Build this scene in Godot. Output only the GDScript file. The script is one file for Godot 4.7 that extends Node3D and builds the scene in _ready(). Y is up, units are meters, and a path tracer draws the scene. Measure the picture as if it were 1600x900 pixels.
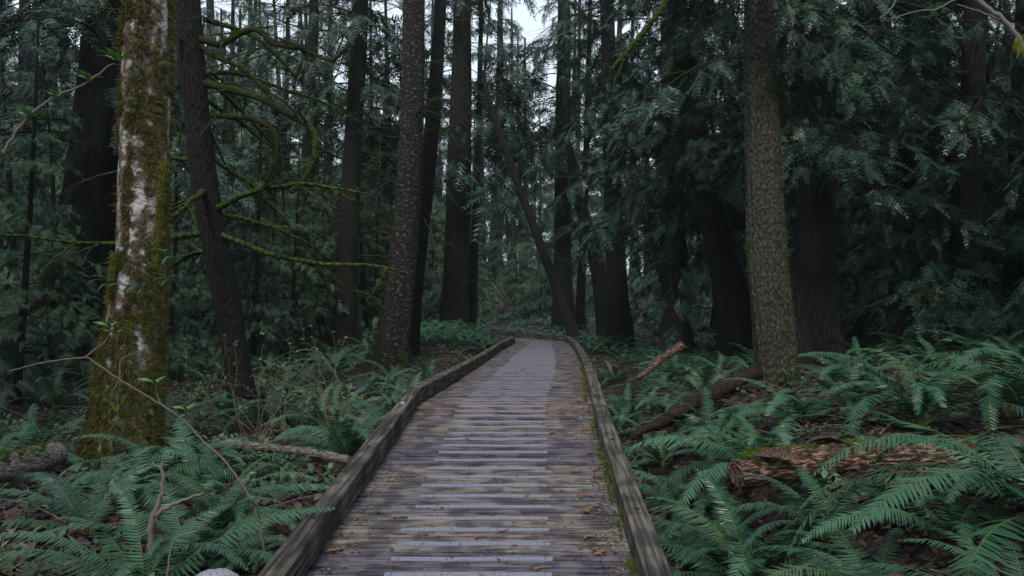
extends Node3D

# ---------------------------------------------------------------- camera model used for laying out things from measured bearings and distances
const CAM_Y := 1.85
const FOCAL := 1200.0

var rng := RandomNumberGenerator.new()
var taken := {}
var M := {}
var ground_noise := FastNoiseLite.new()
var form_noise := FastNoiseLite.new()

# ================================================================= mesh helper
class Shape:
	var v := PackedVector3Array()
	var n := PackedVector3Array()
	var uv := PackedVector2Array()
	var uv2 := PackedVector2Array()
	var c := PackedColorArray()
	var idx := PackedInt32Array()
	var col := Color(1, 1, 1)
	func vert(p: Vector3, nn: Vector3, t := Vector2.ZERO, t2 := Vector2.ZERO) -> int:
		v.append(p); n.append(nn); uv.append(t); uv2.append(t2); c.append(col)
		return v.size() - 1
	func tri(a: Vector3, b: Vector3, d: Vector3) -> void:
		var nn := (d - a).cross(b - a).normalized()
		var k := vert(a, nn); vert(b, nn); vert(d, nn)
		idx.append(k); idx.append(k + 1); idx.append(k + 2)
	func face(ia: int, ib: int, ic: int) -> void:
		var g := (v[ic] - v[ia]).cross(v[ib] - v[ia])
		if g.dot(n[ia] + n[ib] + n[ic]) < 0.0:
			idx.append(ia); idx.append(ic); idx.append(ib)
		else:
			idx.append(ia); idx.append(ib); idx.append(ic)
	func quad(a: Vector3, b: Vector3, d: Vector3, e: Vector3, out: Vector3, t := [Vector2.ZERO, Vector2.ZERO, Vector2.ZERO, Vector2.ZERO], flat2 := true) -> void:
		var nn := (d - a).cross(b - a).normalized()
		if nn.dot(out) < 0.0: nn = -nn
		var k := vert(a, nn, t[0], Vector2(a.x, a.z)); vert(b, nn, t[1], Vector2(b.x, b.z)); vert(d, nn, t[2], Vector2(d.x, d.z)); vert(e, nn, t[3], Vector2(e.x, e.z))
		face(k, k + 1, k + 2); face(k, k + 2, k + 3)
	func add(o: Shape, x: Transform3D, tint := Color(1, 1, 1)) -> void:
		var at := v.size()
		v.append_array(x * o.v)
		n.append_array(Transform3D(x.basis.orthonormalized(), Vector3.ZERO) * o.n)
		uv.append_array(o.uv); uv2.append_array(o.uv2)
		if tint == Color(1, 1, 1):
			c.append_array(o.c)
		else:
			var k := PackedColorArray(); k.resize(o.v.size()); k.fill(tint); c.append_array(k)
		var m := o.idx.duplicate()
		for i in m.size(): m[i] += at
		idx.append_array(m)
	func tube(pts: Array, rad: Array, sides: int, cap := true) -> void:
		var up := Vector3(0.13, 0.2, 1.0).normalized()
		var first := v.size()
		var count := pts.size()
		for i in count:
			var t: Vector3 = (pts[mini(i + 1, count - 1)] - pts[maxi(i - 1, 0)]).normalized()
			if absf(t.dot(up)) > 0.93: up = Vector3(0.9, 0.3, 0.1).normalized()
			var a := t.cross(up).normalized()
			var b := a.cross(t).normalized()
			up = b
			for j in sides:
				var w := TAU * j / sides
				var d := a * cos(w) + b * sin(w)
				var r: float = rad[i]
				vert(pts[i] + d * r, d, Vector2(float(j) / sides, i))
		for i in count - 1:
			for j in sides:
				var p := first + i * sides + j
				var q := first + i * sides + (j + 1) % sides
				face(p, q, q + sides); face(p, q + sides, p + sides)
		if cap and sides > 4:
			for e in [0, count - 1]:
				var ee: int = e
				var d2: Vector3 = (pts[ee] - pts[1 if ee == 0 else count - 2]).normalized()
				var k := vert(pts[ee], d2)
				var k0 := k + 1
				for j in sides: vert(v[first + ee * sides + j], d2)
				for j in sides: face(k, k0 + j, k0 + (j + 1) % sides)
	func commit(mat: Material, into: ArrayMesh = null) -> ArrayMesh:
		var m := into if into else ArrayMesh.new()
		if v.is_empty(): return m
		var arr := []
		arr.resize(Mesh.ARRAY_MAX)
		arr[Mesh.ARRAY_VERTEX] = v; arr[Mesh.ARRAY_NORMAL] = n; arr[Mesh.ARRAY_TEX_UV] = uv; arr[Mesh.ARRAY_TEX_UV2] = uv2; arr[Mesh.ARRAY_COLOR] = c; arr[Mesh.ARRAY_INDEX] = idx
		m.add_surface_from_arrays(Mesh.PRIMITIVE_TRIANGLES, arr)
		m.surface_set_material(m.get_surface_count() - 1, mat)
		return m

# ================================================================= naming helpers
func numbered(called: String) -> String:
	var k: int = taken.get(called, 0)
	taken[called] = k + 1
	return called if k == 0 else "%s_%03d" % [called, k]

func tag(o: Node, label: String, category: String, group := "", kind := "") -> void:
	if label: o.set_meta("label", label)
	if category: o.set_meta("category", category)
	if group: o.set_meta("group", group)
	if kind: o.set_meta("kind", kind)

func base(called: String, where: Vector3, label: String, category: String, group := "") -> Node3D:
	var o := Node3D.new()
	o.name = numbered(called)
	add_child(o)
	o.position = where
	tag(o, label, category, group)
	return o

func part(called: String, mesh: Mesh, parent: Node, x := Transform3D.IDENTITY) -> MeshInstance3D:
	var o := MeshInstance3D.new()
	o.name = called if parent != self else numbered(called)
	o.mesh = mesh
	o.transform = x
	parent.add_child(o, true)
	return o

func swarm(called: String, mesh: Mesh, places: Array, parent: Node, tints := []) -> MultiMeshInstance3D:
	var mm := MultiMesh.new()
	mm.transform_format = MultiMesh.TRANSFORM_3D
	mm.use_colors = tints.size() > 0
	mm.mesh = mesh
	mm.instance_count = places.size()
	for i in places.size():
		mm.set_instance_transform(i, places[i])
		if tints.size(): mm.set_instance_color(i, tints[i])
	var o := MultiMeshInstance3D.new()
	o.name = called if parent != self else numbered(called)
	o.multimesh = mm
	parent.add_child(o, true)
	return o

func P(px: float, py: float, d: float) -> Vector3:
	return Vector3((px - 800.0) / FOCAL * d, CAM_Y - (py - 430.0) / FOCAL * d, -d)

func on_ground(px: float, d: float) -> Vector3:
	var x := (px - 800.0) / FOCAL * d
	return Vector3(x, ground(x, d), -d)

func r(a: float, b: float) -> float:
	return rng.randf_range(a, b)

func ss(a: float, b: float, x: float) -> float:
	return smoothstep(a, b, x)

# ================================================================= boardwalk line: pairs of kerb points (x, depth) and kerb-top height
var rail := [
	[Vector2(-1.47, -4.0), Vector2(0.53, -4.0), -0.01, -0.01],
	[Vector2(-1.23, 3.74), Vector2(0.77, 3.74), 0.395, 0.395],
	[Vector2(-1.08, 8.0), Vector2(0.92, 8.0), 0.68, 0.68],
	[Vector2(-0.864, 10.57), Vector2(1.136, 10.57), 0.573, 0.573],
	[Vector2(-0.59, 14.7), Vector2(1.41, 14.7), 0.38, 0.38],
	[Vector2(-0.35, 17.6), Vector2(1.62, 19.0), 0.30, 0.22],
	[Vector2(-0.05, 20.0), Vector2(1.65, 22.3), 0.25, 0.10],
	[Vector2(-0.9, 22.4), Vector2(0.75, 25.6), 0.12, -0.08],
	[Vector2(-2.5, 25.6), Vector2(-1.2, 29.2), -0.12, -0.32],
	[Vector2(-5.0, 30.0), Vector2(-3.8, 33.6), -0.30, -0.45]]

func deck_at(t: float) -> Array:
	var i := clampi(int(t), 0, rail.size() - 2)
	var f := t - i
	var a = rail[i]; var b = rail[i + 1]
	var l: Vector2 = a[0].lerp(b[0], f); var q: Vector2 = a[1].lerp(b[1], f)
	return [Vector3(l.x, lerpf(a[2], b[2], f), -l.y), Vector3(q.x, lerpf(a[3], b[3], f), -q.y)]

func path_x(d: float) -> Vector3:
	# centre x, half width, deck height at a depth (before the bend)
	for i in 6:
		var a = rail[i]; var b = rail[i + 1]
		if d <= b[0].y or i == 5:
			var f := clampf((d - a[0].y) / (b[0].y - a[0].y), 0.0, 1.0)
			var l: Vector2 = a[0].lerp(b[0], f); var q: Vector2 = a[1].lerp(b[1], f)
			return Vector3((l.x + q.x) / 2.0, 1.0, lerpf(a[2], b[2], f) - 0.17)
	return Vector3.ZERO

func near_deck(x: float, d: float) -> float:
	# distance outside the boardwalk (negative = on it)
	if d < 20.5:
		var p := path_x(d)
		return absf(x - p.x) - 1.0
	if d < 36.0 and x < 4.0:
		return bend_distance(x, d).x - 1.05
	return 9.0

func bend_distance(x: float, d: float) -> Vector2:
	# distance to the centre line past the bend, and the deck height there
	var best := Vector2(9.0, 0.0)
	for i in range(5, rail.size() - 1):
		var a = rail[i]; var b = rail[i + 1]
		var p: Vector2 = (a[0] + a[1]) / 2.0; var q: Vector2 = (b[0] + b[1]) / 2.0
		var f := clampf((Vector2(x, d) - p).dot(q - p) / (q - p).length_squared(), 0.0, 1.0)
		var l := p.lerp(q, f).distance_to(Vector2(x, d))
		if l < best.x: best = Vector2(l, lerpf((a[2] + a[3]) / 2.0, (b[2] + b[3]) / 2.0, f) - 0.25)
	return best

func ground(x: float, d: float) -> float:
	var h := 0.05 - 0.45 * ss(7.0, 22.0, d) + 1.7 * ss(30.0, 75.0, d)
	var c := path_x(clampf(d, -4.0, 20.0)).x
	var side := x - c
	# bank on the fallen-log side, ditch beside the kerb
	var near := 1.0 - ss(8.0, 17.0, d)
	h += 0.56 * ss(1.5, 2.7, side) * near
	h += 0.35 * ss(4.0, 9.0, side)
	h -= 0.34 * exp(-pow((side - 1.45) / 0.45, 2.0)) * (1.0 - ss(12.0, 18.0, d))
	h += 0.5 * ss(5.0, 14.0, -side)
	h += 0.6 * exp(-pow((side + 2.7) / 1.5, 2.0)) * ss(12.0, 16.5, d) * (1.0 - ss(24.0, 29.0, d))   # fern hummock inside the bend
	h += 0.10 * ground_noise.get_noise_2d(x * 8.0, d * 8.0) + 0.22 * ground_noise.get_noise_2d(x * 1.5 + 50.0, d * 1.5) * ss(1.5, 5.0, absf(side))
	var o := near_deck(x, d)
	if o < 0.6:
		var under := (path_x(d).z if d < 20.5 else bend_distance(x, d).y) - 0.32
		h = minf(h, lerpf(under, h, ss(0.1, 0.6, o)))
	return h

# ================================================================= textures and materials
func noise_tex(freq: float, stops: Array, kind := FastNoiseLite.TYPE_SIMPLEX_SMOOTH, oct := 5, s := 1, size := 512, normal := 0.0) -> NoiseTexture2D:
	var f := FastNoiseLite.new()
	f.noise_type = kind; f.frequency = freq; f.seed = s
	f.fractal_type = FastNoiseLite.FRACTAL_FBM; f.fractal_octaves = oct
	if kind == FastNoiseLite.TYPE_CELLULAR: f.cellular_return_type = FastNoiseLite.RETURN_DISTANCE2_SUB
	var t := NoiseTexture2D.new()
	t.width = size; t.height = size; t.seamless = true; t.noise = f; t.generate_mipmaps = false
	if normal > 0.0:
		t.as_normal_map = true; t.bump_strength = normal
	elif stops.size():
		var g := Gradient.new()
		var offs := PackedFloat32Array(); var cols := PackedColorArray()
		for st in stops:
			offs.append(st[0]); cols.append((st[1] as Color).linear_to_srgb())
		g.offsets = offs; g.colors = cols
		t.color_ramp = g
	return t

func mat(name_: String, rough := 0.9, spec := 0.35) -> StandardMaterial3D:
	var m := StandardMaterial3D.new()
	m.resource_name = name_
	m.roughness = rough
	m.metallic_specular = spec
	M[name_] = m
	return m

func lin(a: float, b: float, c: float) -> Color:
	return Color(a, b, c)

func plain(name_: String, c: Color, rough := 0.85, spec := 0.35) -> StandardMaterial3D:
	var m := mat(name_, rough, spec)
	m.albedo_color = c.linear_to_srgb()
	return m

func tri_mat(name_: String, tex: Texture2D, scale: Vector3, bump: Texture2D = null, depth := 1.0, rough := 0.95) -> StandardMaterial3D:
	var m := mat(name_, rough, 0.3)
	m.albedo_texture = tex
	m.uv1_triplanar = true
	m.uv1_scale = scale
	m.uv1_triplanar_sharpness = 3.0
	if bump:
		m.heightmap_enabled = true; m.heightmap_texture = bump; m.heightmap_scale = depth
	return m

func leafy(name_: String, c: Color, back: Color, rough := 0.5, spec := 0.5) -> StandardMaterial3D:
	var m := plain(name_, c, rough, spec)
	m.backlight_enabled = true
	m.backlight = back
	m.vertex_color_use_as_albedo = true
	m.cull_mode = BaseMaterial3D.CULL_DISABLED
	return m

func make_materials() -> void:
	var bump_a := noise_tex(0.02, [], FastNoiseLite.TYPE_SIMPLEX_SMOOTH, 6, 11)
	var bump_b := noise_tex(0.035, [], FastNoiseLite.TYPE_SIMPLEX, 6, 12)
	# barks
	var alder := noise_tex(0.012, [[0.0, lin(0.02, 0.014, 0.01)], [0.40, lin(0.08, 0.058, 0.04)], [0.52, lin(0.14, 0.105, 0.075)], [0.58, lin(0.20, 0.175, 0.15)], [0.62, lin(0.34, 0.33, 0.32)], [0.75, lin(0.48, 0.48, 0.48)], [1.0, lin(0.52, 0.52, 0.52)]], FastNoiseLite.TYPE_SIMPLEX_SMOOTH, 6, 3)
	tri_mat("alder_bark", alder, Vector3(0.9, 0.75, 0.9), bump_b, 2.0)
	var spot := noise_tex(0.03, [[0.0, lin(0.012, 0.010, 0.010)], [0.5, lin(0.018, 0.016, 0.015)], [0.66, lin(0.028, 0.026, 0.025)], [0.77, lin(0.09, 0.09, 0.094)], [1.0, lin(0.28, 0.28, 0.29)]], FastNoiseLite.TYPE_SIMPLEX_SMOOTH, 7, 5, 1024)
	tri_mat("spotted_bark", spot, Vector3(0.36, 0.5, 0.36), bump_b, 1.6)
	var cedar := noise_tex(0.02, [[0.0, lin(0.005, 0.005, 0.005)], [0.45, lin(0.011, 0.0105, 0.010)], [0.7, lin(0.020, 0.019, 0.018)], [1.0, lin(0.045, 0.042, 0.039)]], FastNoiseLite.TYPE_SIMPLEX, 5, 7)
	tri_mat("cedar_bark", cedar, Vector3(3.0, 0.25, 3.0), bump_a, 2.0)
	var fir := noise_tex(0.03, [[0.0, lin(0.005, 0.005, 0.005)], [0.5, lin(0.012, 0.0115, 0.011)], [0.75, lin(0.022, 0.021, 0.020)], [1.0, lin(0.045, 0.042, 0.039)]], FastNoiseLite.TYPE_SIMPLEX, 5, 8)
	tri_mat("fir_bark", fir, Vector3(1.6, 0.5, 1.6), bump_a, 3.0)
	var grey := noise_tex(0.022, [[0.0, lin(0.014, 0.013, 0.011)], [0.34, lin(0.032, 0.031, 0.025)], [0.46, lin(0.046, 0.045, 0.036)], [0.60, lin(0.060, 0.061, 0.047)], [0.76, lin(0.095, 0.096, 0.080)], [1.0, lin(0.16, 0.16, 0.142)]], FastNoiseLite.TYPE_SIMPLEX_SMOOTH, 8, 9, 1024)
	tri_mat("lichen_bark", grey, Vector3(1.3, 0.6, 1.3), bump_b, 3.0)
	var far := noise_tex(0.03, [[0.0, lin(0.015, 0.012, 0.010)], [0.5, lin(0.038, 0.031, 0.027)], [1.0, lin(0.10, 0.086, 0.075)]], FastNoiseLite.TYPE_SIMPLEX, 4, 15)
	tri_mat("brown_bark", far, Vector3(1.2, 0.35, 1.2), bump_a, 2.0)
	var mossy := noise_tex(0.025, [[0.0, lin(0.010, 0.010, 0.006)], [0.42, lin(0.020, 0.024, 0.009)], [0.54, lin(0.036, 0.056, 0.011)], [0.75, lin(0.065, 0.105, 0.016)], [1.0, lin(0.10, 0.145, 0.026)]], FastNoiseLite.TYPE_SIMPLEX, 5, 10)
	tri_mat("mossy_limb", mossy, Vector3(2.5, 2.5, 2.5), bump_b, 1.2, 1.0)
	var dim := noise_tex(0.025, [[0.0, lin(0.010, 0.010, 0.007)], [0.55, lin(0.025, 0.026, 0.012)], [0.66, lin(0.045, 0.065, 0.014)], [1.0, lin(0.07, 0.10, 0.02)]], FastNoiseLite.TYPE_SIMPLEX, 5, 20)
	tri_mat("dead_limb", dim, Vector3(2.5, 2.5, 2.5), bump_b, 0.8, 1.0)
	# logs
	var rot := noise_tex(0.02, [[0.0, lin(0.015, 0.010, 0.008)], [0.42, lin(0.055, 0.031, 0.022)], [0.56, lin(0.13, 0.078, 0.055)], [0.72, lin(0.25, 0.175, 0.14)], [1.0, lin(0.32, 0.26, 0.22)]], FastNoiseLite.TYPE_SIMPLEX, 6, 21)
	tri_mat("rotten_wood", rot, Vector3(0.7, 3.5, 3.5), bump_a, 2.0)
	var slog := noise_tex(0.02, [[0.0, lin(0.03, 0.025, 0.022)], [0.5, lin(0.10, 0.09, 0.08)], [0.7, lin(0.2, 0.185, 0.17)], [1.0, lin(0.3, 0.28, 0.26)]], FastNoiseLite.TYPE_SIMPLEX, 6, 22)
	tri_mat("silver_wood", slog, Vector3(1.2, 4.0, 4.0), bump_a, 1.5)
	var wet := noise_tex(0.02, [[0.0, lin(0.008, 0.007, 0.006)], [0.5, lin(0.018, 0.013, 0.010)], [0.72, lin(0.05, 0.03, 0.02)], [1.0, lin(0.10, 0.065, 0.045)]], FastNoiseLite.TYPE_SIMPLEX, 6, 23)
	tri_mat("dark_log", wet, Vector3(0.8, 3.5, 3.5), bump_a, 2.0)
	# ground
	var soil := noise_tex(0.02, [[0.0, lin(0.008, 0.006, 0.005)], [0.42, lin(0.016, 0.012, 0.010)], [0.55, lin(0.030, 0.023, 0.019)], [0.68, lin(0.058, 0.044, 0.037)], [1.0, lin(0.11, 0.085, 0.072)]], FastNoiseLite.TYPE_SIMPLEX, 6, 31, 1024)
	var g := tri_mat("forest_soil", soil, Vector3(0.6, 0.6, 0.6), noise_tex(0.03, [], FastNoiseLite.TYPE_SIMPLEX, 6, 33), 5.0)
	g.uv1_world_triplanar = true
	# timber: grain along u, damp blotches laid over by world position
	var damp := noise_tex(0.016, [[0.0, lin(0.36, 0.34, 0.46)], [0.36, lin(0.52, 0.50, 0.60)], [0.49, lin(0.82, 0.81, 0.85)], [0.56, lin(1, 1, 1)], [1.0, lin(1, 1, 1)]], FastNoiseLite.TYPE_SIMPLEX_SMOOTH, 5, 41)
	var grain_bump := noise_tex(0.02, [], FastNoiseLite.TYPE_SIMPLEX, 6, 42)
	var tones := [
		[lin(0.10, 0.088, 0.085), lin(0.22, 0.20, 0.19), lin(0.33, 0.305, 0.28)],
		[lin(0.085, 0.078, 0.085), lin(0.17, 0.158, 0.165), lin(0.25, 0.235, 0.235)],
		[lin(0.095, 0.082, 0.075), lin(0.21, 0.185, 0.165), lin(0.31, 0.275, 0.245)],
		[lin(0.07, 0.062, 0.078), lin(0.135, 0.122, 0.145), lin(0.2, 0.185, 0.205)],
		[lin(0.10, 0.066, 0.055), lin(0.22, 0.15, 0.125), lin(0.31, 0.23, 0.195)],
		[lin(0.08, 0.072, 0.068), lin(0.20, 0.185, 0.17), lin(0.30, 0.28, 0.25)]]
	for k in tones.size():
		var w := mat("plank_wood_%d" % k, 0.8, 0.4)
		var tn = tones[k].map(func(c): return Color(c.r, c.g * 0.97, c.b * 0.99))
		w.albedo_texture = noise_tex(0.018, [[0.0, tn[0] * 0.25], [0.26, tn[0] * 0.5], [0.36, tn[1] * 0.56], [0.52, tn[1] * 0.68], [0.68, tn[1] * 0.84], [1.0, tn[2] * 0.8]], FastNoiseLite.TYPE_SIMPLEX, 6, 50 + k)
		w.uv1_scale = Vector3(0.22, 5.0, 1)
		w.heightmap_enabled = true; w.heightmap_texture = grain_bump; w.heightmap_scale = 0.5
		w.detail_enabled = true; w.detail_albedo = damp; w.detail_blend_mode = BaseMaterial3D.BLEND_MODE_MUL; w.detail_uv_layer = BaseMaterial3D.DETAIL_UV_2
		w.uv2_scale = Vector3(0.42, 0.42, 1)
	var kb := mat("kerb_wood", 0.85, 0.35)
	kb.albedo_texture = noise_tex(0.018, [[0.0, lin(0.025, 0.021, 0.018)], [0.36, lin(0.056, 0.050, 0.040)], [0.5, lin(0.085, 0.077, 0.062)], [0.68, lin(0.118, 0.107, 0.088)], [1.0, lin(0.17, 0.155, 0.13)]], FastNoiseLite.TYPE_SIMPLEX, 6, 60)
	kb.uv1_scale = Vector3(0.12, 2.2, 1)
	kb.heightmap_enabled = true; kb.heightmap_texture = grain_bump; kb.heightmap_scale = 0.7
	kb.detail_enabled = true; kb.detail_albedo = damp; kb.detail_blend_mode = BaseMaterial3D.BLEND_MODE_MUL; kb.detail_uv_layer = BaseMaterial3D.DETAIL_UV_2
	kb.uv2_scale = Vector3(0.3, 0.3, 1)
	var kd := mat("dark_timber", 0.9, 0.3)
	kd.albedo_texture = noise_tex(0.018, [[0.0, lin(0.012, 0.011, 0.01)], [0.5, lin(0.045, 0.04, 0.034)], [1.0, lin(0.09, 0.08, 0.07)]], FastNoiseLite.TYPE_SIMPLEX, 6, 61)
	kd.uv1_scale = Vector3(0.5, 3.0, 1)
	var gs := mat("grip_strip_grey", 0.9, 0.25)
	gs.albedo_texture = noise_tex(0.05, [[0.0, lin(0.07, 0.072, 0.098)], [0.42, lin(0.165, 0.168, 0.22)], [0.6, lin(0.205, 0.209, 0.262)], [1.0, lin(0.30, 0.305, 0.355)]], FastNoiseLite.TYPE_SIMPLEX, 6, 63)
	gs.uv1_scale = Vector3(2.5, 5.0, 1)
	gs.heightmap_enabled = true; gs.heightmap_texture = grain_bump; gs.heightmap_scale = 0.2
	plain("screw_steel", lin(0.05, 0.05, 0.06), 0.6)
	plain("bolt_rust", lin(0.02, 0.018, 0.02), 0.7)
	tri_mat("pale_stone", noise_tex(0.02, [[0.0, lin(0.10, 0.105, 0.11)], [0.4, lin(0.24, 0.265, 0.31)], [1.0, lin(0.40, 0.44, 0.51)]], FastNoiseLite.TYPE_SIMPLEX, 6, 70), Vector3(6, 6, 6), bump_b, 0.4, 0.7)
	# leaves
	leafy("fern_leaf", lin(0.022, 0.086, 0.040), Color(0.12, 0.28, 0.15), 0.40, 0.5)
	leafy("fern_leaf_olive", lin(0.036, 0.088, 0.034), Color(0.18, 0.30, 0.10), 0.45, 0.5)
	leafy("fern_leaf_deep", lin(0.015, 0.058, 0.034), Color(0.10, 0.24, 0.13), 0.38, 0.5)
	leafy("fern_leaf_light", lin(0.040, 0.120, 0.062), Color(0.18, 0.38, 0.22), 0.42, 0.5)
	plain("fern_stalk", lin(0.10, 0.105, 0.035), 0.6)
	leafy("dead_frond", lin(0.10, 0.052, 0.032), Color(0.2, 0.12, 0.06), 0.85, 0.3)
	leafy("cedar_leaf", lin(0.014, 0.050, 0.032), Color(0.10, 0.22, 0.14), 0.45, 0.5)
	leafy("hemlock_leaf", lin(0.046, 0.098, 0.052), Color(0.12, 0.28, 0.15), 0.5, 0.45)
	leafy("young_leaf", lin(0.12, 0.22, 0.075), Color(0.4, 0.6, 0.25), 0.5, 0.5)
	leafy("moss_tuft", lin(1, 1, 1), Color(0.3, 0.32, 0.1), 1.0, 0.2)
	leafy("leaf_litter", lin(1, 1, 1), Color(0.15, 0.1, 0.08), 0.9, 0.3)
	plain("twig_bark", lin(0.14, 0.115, 0.098), 0.8)
	plain("cane_bark", lin(0.14, 0.105, 0.065), 0.8)
	plain("grey_twig", lin(0.16, 0.145, 0.145), 0.85)
	plain("sprig_brown", lin(0.20, 0.115, 0.06), 0.9)

# ================================================================= plant shapes
func frond_shape(seed_: int, start: float, end: float, pairs: int, fold := true) -> Array:
	# a sword fern frond one unit long, rising from the origin and arching towards +z
	rng.seed = 900 + seed_
	var leaf := Shape.new(); var stalk := Shape.new()
	var pts := []; var dirs := []
	var steps := 24
	var p := Vector3.ZERO
	var sway := r(-0.6, 0.6)
	var torn := r(0.0, 1.0) if seed_ % 3 == 0 else 2.0
	for i in steps + 1:
		var s := float(i) / steps
		var e := deg_to_rad(lerpf(start, end, pow(s, 1.15)))
		var side := sin(s * 2.0) * sway * 0.5
		var t := Vector3(sin(side) * cos(e), sin(e), cos(side) * cos(e)).normalized()
		pts.append(p); dirs.append(t)
		p += t / steps
	var rad := []
	var thin := []
	for i in range(0, steps + 1, 2):
		thin.append(pts[i]); rad.append(lerpf(0.0052, 0.0012, float(i) / steps))
	stalk.tube(thin, rad, 3, false)
	for k in pairs:
		var s := lerpf(0.10, 0.985, float(k) / (pairs - 1))
		var fi := s * steps
		var i := mini(int(fi), steps - 1)
		var at: Vector3 = pts[i].lerp(pts[i + 1], fi - i)
		var t: Vector3 = dirs[i].lerp(dirs[mini(i + 1, steps)], fi - i).normalized()
		var right := t.cross(Vector3.UP).normalized()
		var up := right.cross(t).normalized()
		var prof := minf(1.0, 0.45 + (s - 0.1) / 0.22) * pow(1.0 - s, 0.55) * 1.12
		for sgn in [-1.0, 1.0]:
			if rng.randf() < 0.03 or (absf(s - torn) < 0.05 and sgn > 0.0): continue
			var ln: float = 0.118 * minf(prof, 1.0) * r(0.9, 1.08) + 0.006
			var wd: float = 0.89 / pairs * r(0.66, 0.82)
			var ahead: float = lerpf(0.10, 0.75, s) + r(-0.06, 0.06)
			var droop := r(-0.42, -0.05)
			var dr: Vector3 = (right * sgn + t * ahead + up * droop).normalized()
			var across := (t - dr * t.dot(dr)).normalized()
			var twist := r(-0.3, 0.3)
			across = across.rotated(dr, twist)
			var nn := dr.cross(across).normalized()
			if nn.dot(up) < 0.0: nn = -nn
			var b0 := at - across * wd * 0.45
			var b1 := at + across * wd * 0.55
			var bend := t * ln * 0.07 - up * ln * 0.05
			var m0 := at + dr * ln * 0.45 - across * wd * 0.42 + bend * 0.3
			var m1 := at + dr * ln * 0.45 + across * wd * 0.42 + bend * 0.3
			var tip := at + dr * ln + bend * 1.3
			if fold:
				var mid := at + dr * ln * 0.45 + nn * wd * 0.16 + bend * 0.3
				var q := at + nn * wd * 0.1
				for h in [[b0, m0], [b1, m1]]:
					var a0: Vector3 = h[0]; var a1: Vector3 = h[1]
					var k0 := leaf.vert(a0, nn); leaf.vert(q, nn); leaf.vert(mid, nn); leaf.vert(a1, nn); leaf.vert(tip, nn)
					var out: Vector3 = (a0 - q).normalized() * 0.35
					for z in 5: leaf.n[k0 + z] = (nn + out).normalized()
					leaf.face(k0, k0 + 1, k0 + 2); leaf.face(k0, k0 + 2, k0 + 3); leaf.face(k0 + 3, k0 + 2, k0 + 4)
			else:
				var k1 := leaf.vert(b0, nn); leaf.vert(b1, nn); leaf.vert(tip, nn)
				leaf.face(k1, k1 + 1, k1 + 2)
	return [leaf, stalk]

func spray_shape(seed_: int, fine: bool) -> Shape:
	# flat drooping conifer spray, one unit long along +z
	rng.seed = 300 + seed_
	var s := Shape.new()
	var n_side := 8 if fine else 7
	for k in n_side:
		var f := (k + 0.6) / (n_side + 0.3)
		for sgn in [-1.0, 1.0]:
			var at := Vector3(0, -0.22 * f * f, f)
			var ln: float = (0.46 * (1.0 - f * 0.75)) * r(0.75, 1.1)
			var dr := Vector3(sgn * 1.0, r(-0.45, 0.0), 0.8 + r(-0.15, 0.15)).normalized()
			var w := Vector3(0, r(-0.25, 0.25), 1.0).normalized()
			w = (w - dr * w.dot(dr)).normalized()
			var wd := 0.028 if fine else 0.045
			s.tri(at - w * wd, at + w * wd, at + dr * ln)
			if fine:
				for j in 2:
					var g := (j + 0.7) / 2.6
					var q := at + dr * ln * g
					for t2 in [-1.0, 1.0]:
						var d2: Vector3 = (dr * 0.9 + w * t2 * 0.9 + Vector3(0, r(-0.3, 0.1), 0)).normalized()
						var l2 := ln * 0.5 * (1.0 - g * 0.5) * r(0.7, 1.1)
						var w2 := d2.cross(dr.cross(w)).normalized() * 0.022
						s.tri(q - w2, q + w2, q + d2 * l2)
	s.tri(Vector3(-0.012, 0, 0), Vector3(0.012, 0, 0), Vector3(0, -0.26, 1.08))
	return s

func bough_shapes(seed_: int, fine: bool, count: int, big: float) -> Array:
	# branch one unit long along +z with sprays, drooping
	var sprays := [spray_shape(seed_ * 3, fine), spray_shape(seed_ * 3 + 1, fine)]
	rng.seed = 700 + seed_
	var leaf := Shape.new(); var wood := Shape.new()
	var pts := []; var rad := []
	var droop := r(0.25, 0.5)
	for i in 8:
		var f := i / 7.0
		pts.append(Vector3(0.05 * sin(f * 5.0 + seed_), 0.06 * sin(f * PI) - droop * f * f, f))
		rad.append(lerpf(0.010, 0.002, f))
	wood.tube(pts, rad, 3, false)
	# side shoots that carry the sprays
	var shoots := []
	for k in 9:
		var f := lerpf(0.15, 0.95, (k + r(0, 0.9)) / 9.0)
		var fi := minf(f * 7.0, 6.99)
		var at: Vector3 = pts[int(fi)].lerp(pts[int(fi) + 1], fi - int(fi))
		var sgn := -1.0 if k % 2 == 0 else 1.0
		var yaw: float = sgn * r(0.6, 1.1)
		var ln: float = 0.36 * (1.1 - 0.7 * f) * r(0.8, 1.2)
		var tip := at + Vector3(sin(yaw), r(-0.45, -0.1), cos(yaw)) * ln
		shoots.append([at, tip, yaw])
		wood.tube([at, at.lerp(tip, 0.5) + Vector3(0, 0.01, 0), tip], [0.004, 0.003, 0.0012], 3, false)
	shoots.append([pts[2], pts[7], 0.0])
	for k in count:
		var sh = shoots[k % shoots.size()]
		var f := r(0.15, 1.0)
		var at: Vector3 = (sh[0] as Vector3).lerp(sh[1], f)
		var yaw: float = sh[2] + r(-1.1, 1.1)
		var size: float = big * r(0.7, 1.3) * (1.15 - 0.4 * f)
		var b := Basis(Vector3.UP, yaw) * Basis(Vector3.RIGHT, r(0.1, 1.1)) * Basis(Vector3.BACK, r(-0.5, 0.5))
		var q := 0.7 + 0.6 * rng.randf()
		leaf.add(sprays[k % 2], Transform3D(b.scaled(Vector3(size, size, size)), at), Color(q * r(0.9, 1.15), q, q * r(0.85, 1.1)))
	return [leaf, wood]

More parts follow.
